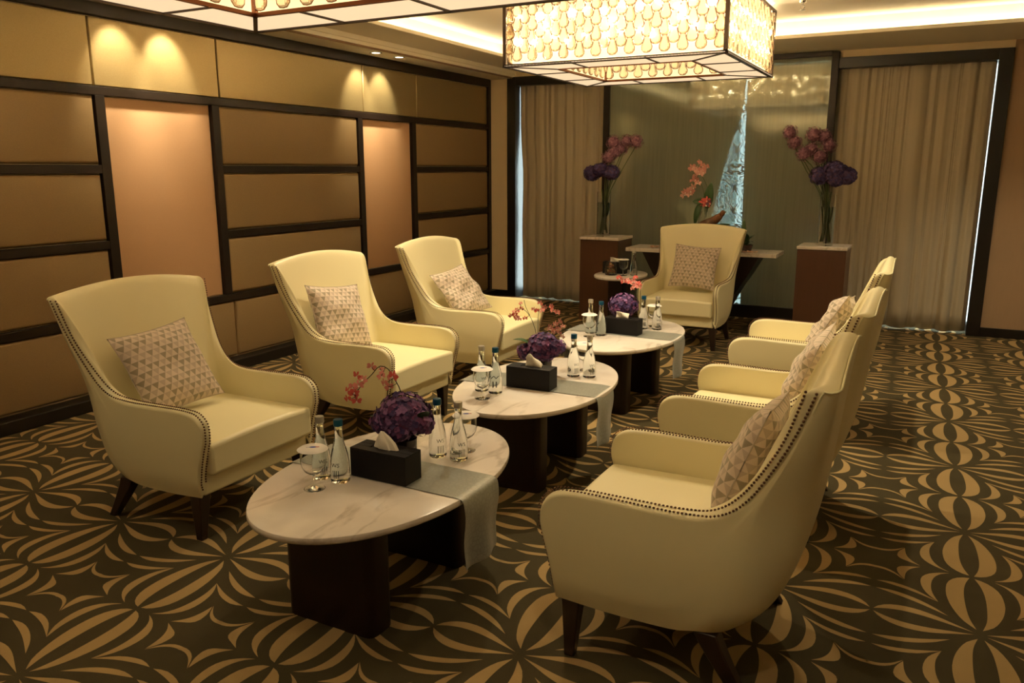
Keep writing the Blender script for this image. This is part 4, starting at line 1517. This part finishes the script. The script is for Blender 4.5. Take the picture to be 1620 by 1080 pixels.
spray(t, [Vector(p) - o for p in ((-1.760, 3.625, .60), (-1.760, 3.625, .681), (-1.757, 3.62, .76), (-1.745, 3.615, .80), (-1.715, 3.61, .815), (-1.68, 3.61, .815), (-1.648, 3.61, .80))],
      [(Vector(p) - o, k) for p, k in (((-1.778, 3.61, .798), 1), ((-1.757, 3.61, .797), 2), ((-1.734, 3.61, .800), 2), ((-1.715, 3.61, .815), 1), ((-1.677, 3.61, .822), 2), ((-1.668, 3.61, .80), 1), ((-1.650, 3.61, .797), 2), ((-1.742, 3.61, .832), 1))],
      corals, .015, 6, stemgreen, .0018)
spray(t, [Vector(p) - o for p in ((-1.700, 3.63, .62), (-1.690, 3.63, .70), (-1.672, 3.625, .74), (-1.640, 3.62, .735), (-1.620, 3.62, .70), (-1.613, 3.62, .67))],
      [(Vector(p) - o, k) for p, k in (((-1.625, 3.61, .752), 2), ((-1.655, 3.61, .735), 2), ((-1.645, 3.61, .712), 2), ((-1.680, 3.61, .712), 2), ((-1.665, 3.61, .69), 2), ((-1.630, 3.61, .70), 2), ((-1.613, 3.61, .725), 1), ((-1.615, 3.61, .672), 1))],
      pinks, .015, 7, stemdark, .0018)
st = MB(); st.tube([Vector(p) - o for p in ((-1.800, 3.61, .765), (-1.822, 3.605, .81), (-1.828, 3.60, .845))], .0014, 5); st.build('bud_stem', stemdark, t)
leaf(t, Vector((-1.785, 3.60, .605)) - o, Vector((-1.872, 3.56, .640)) - o, .026, .012)

t, o = small_arrangement(-1.780, 4.97, 'round purple hydrangea ball with coral orchids on a pale stem, on the farthest coffee table', (-1.778, 4.96, .618), .092, 31, 170, .85)
spray(t, [Vector(p) - o for p in ((-1.706, 4.98, .60), (-1.706, 4.98, .667), (-1.697, 4.98, .744), (-1.700, 4.975, .79), (-1.735, 4.97, .80), (-1.775, 4.965, .79), (-1.81, 4.96, .80))],
      [(Vector(p) - o, k) for p, k in (((-1.810, 4.96, .804), 2), ((-1.783, 4.96, .778), 2), ((-1.750, 4.96, .785), 2), ((-1.728, 4.955, .772), 2), ((-1.700, 4.96, .806), 2), ((-1.715, 4.96, .79), 2), ((-1.680, 4.96, .772), 2), ((-1.695, 4.96, .755), 2), ((-1.719, 4.96, .733), 1), ((-1.676, 4.96, .745), 1))],
      corals, .018, 8, stemgreen, .0026)
st = MB(); st.tube([Vector(p) - o for p in ((-1.692, 4.985, .58), (-1.690, 4.985, .67), (-1.688, 4.98, .745))], .0024, 6); st.build('support_stem', stemgreen, t)


# ================================================================== PLINTHS WITH TALL VASES
def plinth(x, y, lab):
    t = empty('plinth', (x, y, 0)); tag(t, lab, 'plinth', 'dark wood plinths with marble tops')
    b = MB(); b.box(-.20, .20, -.20, .20, 0, .815); b.build('body', plinthwood, t, smooth=False, bevel=.003)
    b = MB(); b.box(-.207, .207, -.207, .207, .816, .842); b.build('top_slab', marble, t, smooth=False, bevel=.004)


plinth(-2.925, 7.59, 'dark wood plinth with marble top at left of the glass screen')
plinth(-.850, 7.56, 'dark wood plinth with marble top at right of the glass screen')


def tall_vase(x, y, lab, r0, h, dx, heads, alls, seed, bend):
    """cylinder vase, stems, hydrangea heads and allium balls; coordinates are world x,y,z"""
    z0 = .8425
    t = empty('tall_flower_vase', (x, y, z0)); tag(t, lab, 'flower vase', 'tall glass vases on the plinths')
    o = Vector((x, y, z0))
    b = MB(); b.lathe([(.0001, 0), (r0, 0), (r0, .004), (r0, h), (r0 - .004, h), (r0 - .004, .018), (.0001, .018)], 28)
    b.build('glass_cylinder', glass_m, t)
    w = MB(); w.lathe([(.0001, .0185), (r0 - .0045, .0185), (r0 - .0045, h * .76), (.0001, h * .76)], 28)
    w.build('water', water_m, t)
    r = random.Random(seed)
    for k, (c, R) in enumerate(heads):
        flower_head('hydrangea_head', Vector(c) - o, R, deeps, t, int(230 * R / .07), .013, seed + k, .85)
    for k, (c, R) in enumerate(alls):
        s = MB(); c_ = Vector(c) - o
        s.tube(resample([(r.uniform(-.02, .02), r.uniform(-.02, .02), .06), (c_.x * .15, c_.y * .3, h * .9), (c_.x * .55, c_.y, h + .20), tuple(c_ - Vector((0, 0, R * .6)))], 18), .0042, 7)
        so = s.build('allium_stem', stemgreen, t)
        flower_head('allium_head', Vector(c) - o, R, mauves, so, 110, .010, seed + 20 + k, 1.0, 5, .9, .5)
    for k in range(5):
        a = r.uniform(0, 6); a2 = a + 2.2 + r.uniform(-.5, .5)
        s = MB(); s.tube([(.03 * math.cos(a), .03 * math.sin(a), .03), (.0, .0, h * .55), (.03 * math.cos(a2), .03 * math.sin(a2), h * 1.05)], .0055, 7)
        s.build('stalk', stemgreen, t)
    for k in range(5):
        a = r.uniform(0, 6)
        leaf(t, (.02 * math.cos(a), .02 * math.sin(a), h * .42), (.032 * math.cos(a + .5), .032 * math.sin(a + .5), h * .85), .016, .004, name='submerged_leaf')


tall_vase(-2.957, 7.58, 'tall clear vase on the left plinth, mauve alliums leaning right', .068, .44, 1,
          [((-3.085, 7.57, 1.460), .082), ((-2.985, 7.54, 1.495), .075), ((-2.880, 7.57, 1.468), .080)],
          [((-2.870, 7.57, 1.757), .068), ((-2.850, 7.56, 1.665), .066), ((-2.905, 7.54, 1.612), .066), ((-2.790, 7.60, 1.70), .062), ((-2.735, 7.58, 1.765), .062), ((-2.640, 7.58, 1.762), .066)], 41, 1)
tall_vase(-.850, 7.55, 'tall clear vase on the right plinth, mauve alliums leaning left', .066, .44, -1,
          [((-.935, 7.55, 1.445), .085), ((-.815, 7.53, 1.485), .095), ((-.728, 7.56, 1.445), .088), ((-.80, 7.52, 1.42), .075)],
          [((-1.212, 7.55, 1.815), .062), ((-1.165, 7.55, 1.728), .060), ((-1.010, 7.56, 1.790), .070), ((-.930, 7.58, 1.775), .062), ((-1.080, 7.54, 1.635), .064), ((-1.020, 7.56, 1.67), .06), ((-.945, 7.52, 1.605), .064), ((-.885, 7.58, 1.70), .060)], 51, -1)

# ================================================================== CONSOLE TABLE
cs = empty('console_table', (-1.955, 7.66, 0)); tag(cs, 'marble-topped console table with dark curved legs behind the armchair facing the viewer', 'console table')
b = MB(); b.box(-.715, .715, -.205, .205, .714, .750); b.build('top_slab', marble, cs, smooth=False, bevel=.003)
for s in (-1, 1):
    b = MB()
    outer = resample([(.56, 0, .714), (.47, 0, .55), (.37, 0, .38), (.28, 0, .20), (.235, 0, .0)], 22)
    inner = resample([(.36, 0, .714), (.30, 0, .60), (.22, 0, .42), (.15, 0, .22), (.12, 0, .0)], 22)
    vs = []
    for p, q in zip(outer, inner):
        for yy in (-.16, .16):
            vs += [(s * p.x, yy, p.z), (s * q.x, yy, q.z)]
    fs = []
    for k in range(21):
        a = k * 4; c = a + 4
        fs += [(a, a + 1, c + 1, c), (a + 2, c + 2, c + 3, a + 3), (a, c, c + 2, a + 2), (a + 1, a + 3, c + 3, c + 1)]
    fs += [(0, 2, 3, 1), (84, 85, 87, 86)]
    b.add(vs, fs); b.build('curved_leg', tablewood, cs, autosmooth=50)
b = MB(); b.box(-.24, .24, -.16, .16, 0, .05); b.build('base', tablewood, cs, smooth=False, bevel=.004)

# orchid bowl on the console
ZC = .7505
t = empty('orchid_centrepiece', (-1.90, 7.63, ZC)); tag(t, 'salmon orchids, dark leaves and driftwood in a glass bowl on the console table', 'orchid arrangement')
o = Vector((-1.90, 7.63, ZC))
b = MB(); b.lathe([(.0001, 0), (.085, 0), (.10, .02), (.112, .10), (.115, .20), (.10, .30), (.080, .36), (.0775, .36), (.097, .30), (.1115, .20), (.108, .10), (.096, .024), (.0001, .012)], 28)
b.build('glass_bowl', glass_m, t)
b = MB(); b.tube([Vector(p) - o for p in ((-1.985, 7.60, .93), (-1.95, 7.60, .98), (-1.90, 7.60, 1.00), (-1.83, 7.58, 1.035), (-1.775, 7.57, 1.085))], .062, 9, taper=.55)
b.tube([Vector(p) - o for p in ((-1.80, 7.58, 1.06), (-1.765, 7.57, 1.10), (-1.76, 7.57, 1.125))], .030, 7, taper=.8)
b.build('driftwood', driftwood, t, subsurf=1)
spray(t, [Vector(p) - o for p in ((-1.93, 7.62, 1.10), (-1.915, 7.62, 1.22), (-1.935, 7.62, 1.33), (-1.975, 7.62, 1.41), (-2.005, 7.62, 1.46), (-2.012, 7.62, 1.55))],
      [(Vector(p) - o, 1) for p in ((-2.012, 7.60, 1.563), (-1.985, 7.60, 1.53), (-1.950, 7.60, 1.518), (-1.997, 7.60, 1.490), (-2.005, 7.60, 1.462), (-1.98, 7.60, 1.475), (-2.03, 7.60, 1.49))],
      pinks, .040, 71, stemgreen, .004)
spray(t, [Vector(p) - o for p in ((-1.945, 7.62, 1.08), (-1.955, 7.62, 1.22), (-1.985, 7.62, 1.34), (-2.04, 7.62, 1.41), (-2.07, 7.62, 1.37), (-2.10, 7.62, 1.31), (-2.13, 7.62, 1.28))],
      [(Vector(p) - o, 1) for p in ((-2.085, 7.60, 1.515), (-2.055, 7.60, 1.495), (-2.051, 7.60, 1.447), (-2.069, 7.60, 1.393), (-2.022, 7.60, 1.372), (-2.05, 7.60, 1.41), (-2.071, 7.60, 1.332), (-2.088, 7.60, 1.30), (-2.14, 7.60, 1.289), (-2.155, 7.60, 1.262), (-2.098, 7.60, 1.266), (-2.12, 7.60, 1.30))],
      pinks, .038, 72, stemgreen, .004)
spray(t, [Vector(p) - o for p in ((-1.93, 7.60, 1.06), (-1.925, 7.59, 1.12), (-1.92, 7.58, 1.18))],
      [(Vector(p) - o, 1) for p in ((-1.924, 7.57, 1.215), (-1.955, 7.57, 1.20), (-1.90, 7.57, 1.19), (-1.925, 7.57, 1.175))], [corals[0], mauves[1]], .040, 73, stemgreen, .004)
for (a, c, w, bd) in (((-1.93, 7.62, 1.13), (-1.893, 7.60, 1.385), .045, .01), ((-1.93, 7.60, 1.20), (-2.055, 7.56, 1.20), .032, .02), ((-1.985, 7.60, 1.20), (-2.03, 7.58, .98), .030, .02),
                      ((-2.00, 7.58, .95), (-2.18, 7.55, .985), .022, .06), ((-1.82, 7.60, .95), (-1.70, 7.56, 1.0), .026, .05), ((-1.98, 7.57, .92), (-2.10, 7.52, .87), .022, .04)):
    leaf(t, Vector(a) - o, Vector(c) - o, w, bd, side=(0, -1, .2))
# low leafy plant right of the bowl
t = empty('leafy_plant', (-1.545, 7.64, ZC)); tag(t, 'low dark leafy plant on the right half of the console table', 'plant')
b = MB(); b.lathe([(.0001, 0), (.045, 0), (.06, .06), (.056, .06), (.04, .008), (.0001, .008)], 16); b.build('pot', vasedark, t)
rr = random.Random(9)
for k in range(11):
    a = rr.uniform(0, 2 * PI); L_ = rr.uniform(.08, .13)
    leaf(t, (0, 0, .04), (L_ * math.cos(a), L_ * math.sin(a) * .8, rr.uniform(.06, .20)), .020, .03)
leaf(t, (-.03, 0, .05), (-.03, -.02, .30), .028, .02, side=(0, -1, .2))
leaf(t, (-.05, 0, .05), (-.11, -.02, .22), .022, .03, side=(0, -1, .2))
rp = random.Random(5)
pb = [(-2.44, 7.60), (-2.41, 7.62), (-2.46, 7.64), (-2.39, 7.57), (-2.43, 7.55), (-1.53, 7.50), (-1.49, 7.52), (-1.46, 7.50), (-1.50, 7.55), (-1.44, 7.53), (-1.56, 7.52)]
pb_names = ['left end', 'right end']
first = None
for k, (x, y) in enumerate(pb):
    if first is None:
        b = MB(); n = 8; vs = [(0, 0, .003)]
        for i in range(n):
            a = 2 * PI * i / n; vs.append((.026 * math.cos(a), .018 * math.sin(a), .006 + .008 * abs(math.cos(a))))
        b.add(vs, [(0, 1 + i, 1 + (i + 1) % n) for i in range(n)])
        first = b.build('petal', shell_pet); q = first
        md = q.modifiers.new('thick', 'SOLIDIFY'); md.thickness = .002
    else:
        q = first.copy(); COL.objects.link(q)
    q.location = (x, y, ZC); q.rotation_euler = (0, 0, rp.uniform(0, 6))
    tag(q, 'dried pinkish petal lying on the %s of the console table' % (pb_names[0] if k < 5 else pb_names[1]), 'petal', 'petals on the %s of the console' % (pb_names[0] if k < 5 else pb_names[1]))

# ================================================================== SIDE TABLE
t = empty('side_table', (-2.455, 6.755, 0)); tag(t, 'small oval marble side table on a dark post, in front of the left plinth', 'side table')
b = MB(); ellipse_slab(b, .225, .325, .558, .580); b.build('tabletop', marble, t)
b = MB(); prism(b, rounded_rect(-.10, .04, -.07, .07, .02), .02, .558); b.build('post', tablewood, t)
b = MB(); ellipse_slab(b, .17, .20, 0, .02); b.build('foot', tablewood, t)
ZSD = .5805
t = empty('snack_jar', (-2.515, 6.66, ZSD)); tag(t, 'small clear glass jar of brown and orange potpourri on the side table', 'jar')
b = MB(); b.lathe([(.0001, 0), (.050, 0), (.055, .01), (.055, .055), (.046, .10), (.032, .125), (.030, .125), (.044, .10), (.053, .055), (.052, .012), (.0001, .006)], 24); b.build('glass', glass_m, t)
rj = random.Random(2); b = MB()
for k in range(70):
    a = rj.uniform(0, 6.3); q = rj.uniform(0, .038); z = .012 + .08 * rj.random(); q *= (1 if z < .06 else .7)
    s = rj.uniform(.007, .012)
    M = Matrix.Translation((q * math.cos(a), q * math.sin(a), z + .004)) @ Matrix.Rotation(rj.uniform(0, 3), 4, 'X') @ Matrix.Rotation(rj.uniform(0, 3), 4, 'Z')
    bb = MB(); bb.box(-s, s, -s * .7, s * .7, -s * .35, s * .35)
    b.add([M @ Vector(v) for v in bb.v], bb.f, rj.randrange(3))
pp = b.build('potpourri', potpourri, t, smooth=False); pp['kind'] = 'stuff'
t = make_tissue(2); t.location = (-2.53, 6.80, ZSD); t.rotation_euler.z = .1; t.scale = (.9, .9, 1)
tag(t, 'black tissue box behind the potpourri jar on the side table', 'tissue box')
place(gob0, (-2.400, 6.66, ZSD), 0, 'clear stem glass on the side table, right of the potpourri jar', 'stem glass', 'covered stem glasses')
place(lid0, (-2.400, 6.66, ZSD + .1458), 1.2, 'paper cover on the stem glass of the side table', 'glass cover', 'paper covers on the stem glasses')
place(bot_c, (-2.325, 6.72, ZSD), .5, 'silver-capped water bottle at the right end of the side table', 'water bottle', BG)


# ================================================================== CURTAINS AND GLASS SCREEN
def curtain(name, x0, x1, y, z0, z1, folds, lab, amp=.032, seed=1, edge=None, m=curtain_m, parent=None):
    """hanging cloth: irregular soft folds, wide and narrow, deepening towards the hem"""
    r = random.Random(seed); b = MB()
    cuts = [0.0]
    for _ in range(folds): cuts.append(cuts[-1] + r.choice((.6, .8, 1.0, 1.4, 1.9)))
    cuts = [c / cuts[-1] for c in cuts]
    am = [r.uniform(.45, 1.25) for _ in range(folds)]; sh = [r.uniform(.55, 1.6) for _ in range(folds)]
    dr = [r.uniform(-.012, .012) for _ in range(folds + 1)]; dr[0] = dr[-1] = 0
    K = 12; nz = 16; vs = []
    nx = folds * K
    for k in range(nz):
        f = k / (nz - 1); z = z0 + (z1 - z0) * f
        for i in range(nx + 1):
            q = min(i // K, folds - 1); w = (i - q * K) / K
            ca = cuts[q] + dr[q] * (1 - f); cb_ = cuts[q + 1] + dr[q + 1] * (1 - f)
            u = ca + (cb_ - ca) * w
            width = (cuts[q + 1] - cuts[q]) * folds
            yy = -amp * am[q] * (math.sin(PI * w) ** sh[q]) * (1.25 - .45 * f) * min(1.3, width) + .008 * math.sin(7 * u + 3 * f)
            yy += .004 * math.sin(2 * PI * w * 2 + q) * math.sin(PI * w)
            xa, xb = x0, x1
            if edge: xa += edge[0](z); xb += edge[1](z)
            zz = z + (0.007 * math.sin(3.1 * q + 2 * w) if k == 0 else 0)
            vs.append((xa + (xb - xa) * u, y + .02 + yy, zz))
    b.add(vs, [(k * (nx + 1) + i, k * (nx + 1) + i + 1, (k + 1) * (nx + 1) + i + 1, (k + 1) * (nx + 1) + i) for k in range(nz - 1) for i in range(nx)])
    o = b.build(name, m, parent, autosmooth=180)
    md = o.modifiers.new('thick', 'SOLIDIFY'); md.thickness = .002; md.offset = 0
    tag(o, lab, 'curtain')
    return o


curtain('curtain', -4.315, -3.20, YB + .075, .014, 2.47, 13, 'taupe pleated curtain left of the glass screen, daylight along its left edge', seed=3,
        edge=(lambda z: interp([(0, .012), (.9, .0), (1.5, .004), (2.0, -.022), (2.5, -.03)], z) + .003 * math.sin(z * 6), lambda z: 0))
curtain('curtain', -1.02, .345, YB + .075, .014, 2.50, 15, 'wide taupe pleated curtain right of the glass screen, with a daylight slit on its right', seed=8,
        edge=(lambda z: 0, lambda z: -.006))
# drapes behind the screen, parting in a slanted gap
curtain('curtain', -3.30, -1.86, YB + .165, .02, 2.5, 14, 'dark drape seen dimly behind the left part of the glass screen', seed=12,
        edge=(lambda z: 0, lambda z: interp([(0, -.16), (.35, -.22), (1.0, -.25), (1.6, -.13), (2.1, .02), (2.5, .03)], z)))
curtain('curtain', -1.79, -.90, YB + .165, .02, 2.5, 10, 'dark drape seen dimly behind the right part of the glass screen', seed=14,
        edge=(lambda z: interp([(0, .04), (1, .0), (2.1, -.02), (2.5, -.03)], z), lambda z: 0))
curtain('sheer_curtain', -2.3, -1.868, YB + .215, .02, 2.5, 7, 'white sheer showing bluish daylight in the gap behind the glass screen', amp=.012, seed=16, m=sheer_m,
        edge=(lambda z: 0, lambda z: interp([(0, .0), (1, -.005), (2.1, .0), (2.5, .05)], z)))
b = MB(); b.box(-3.205, -1.005, YB - .02, YB - .008, .13, 2.53)
o = b.build('glass_screen', screen_m, smooth=False); tag(o, 'large grey-green glass screen with etched scrolls behind the console table', 'glass screen')
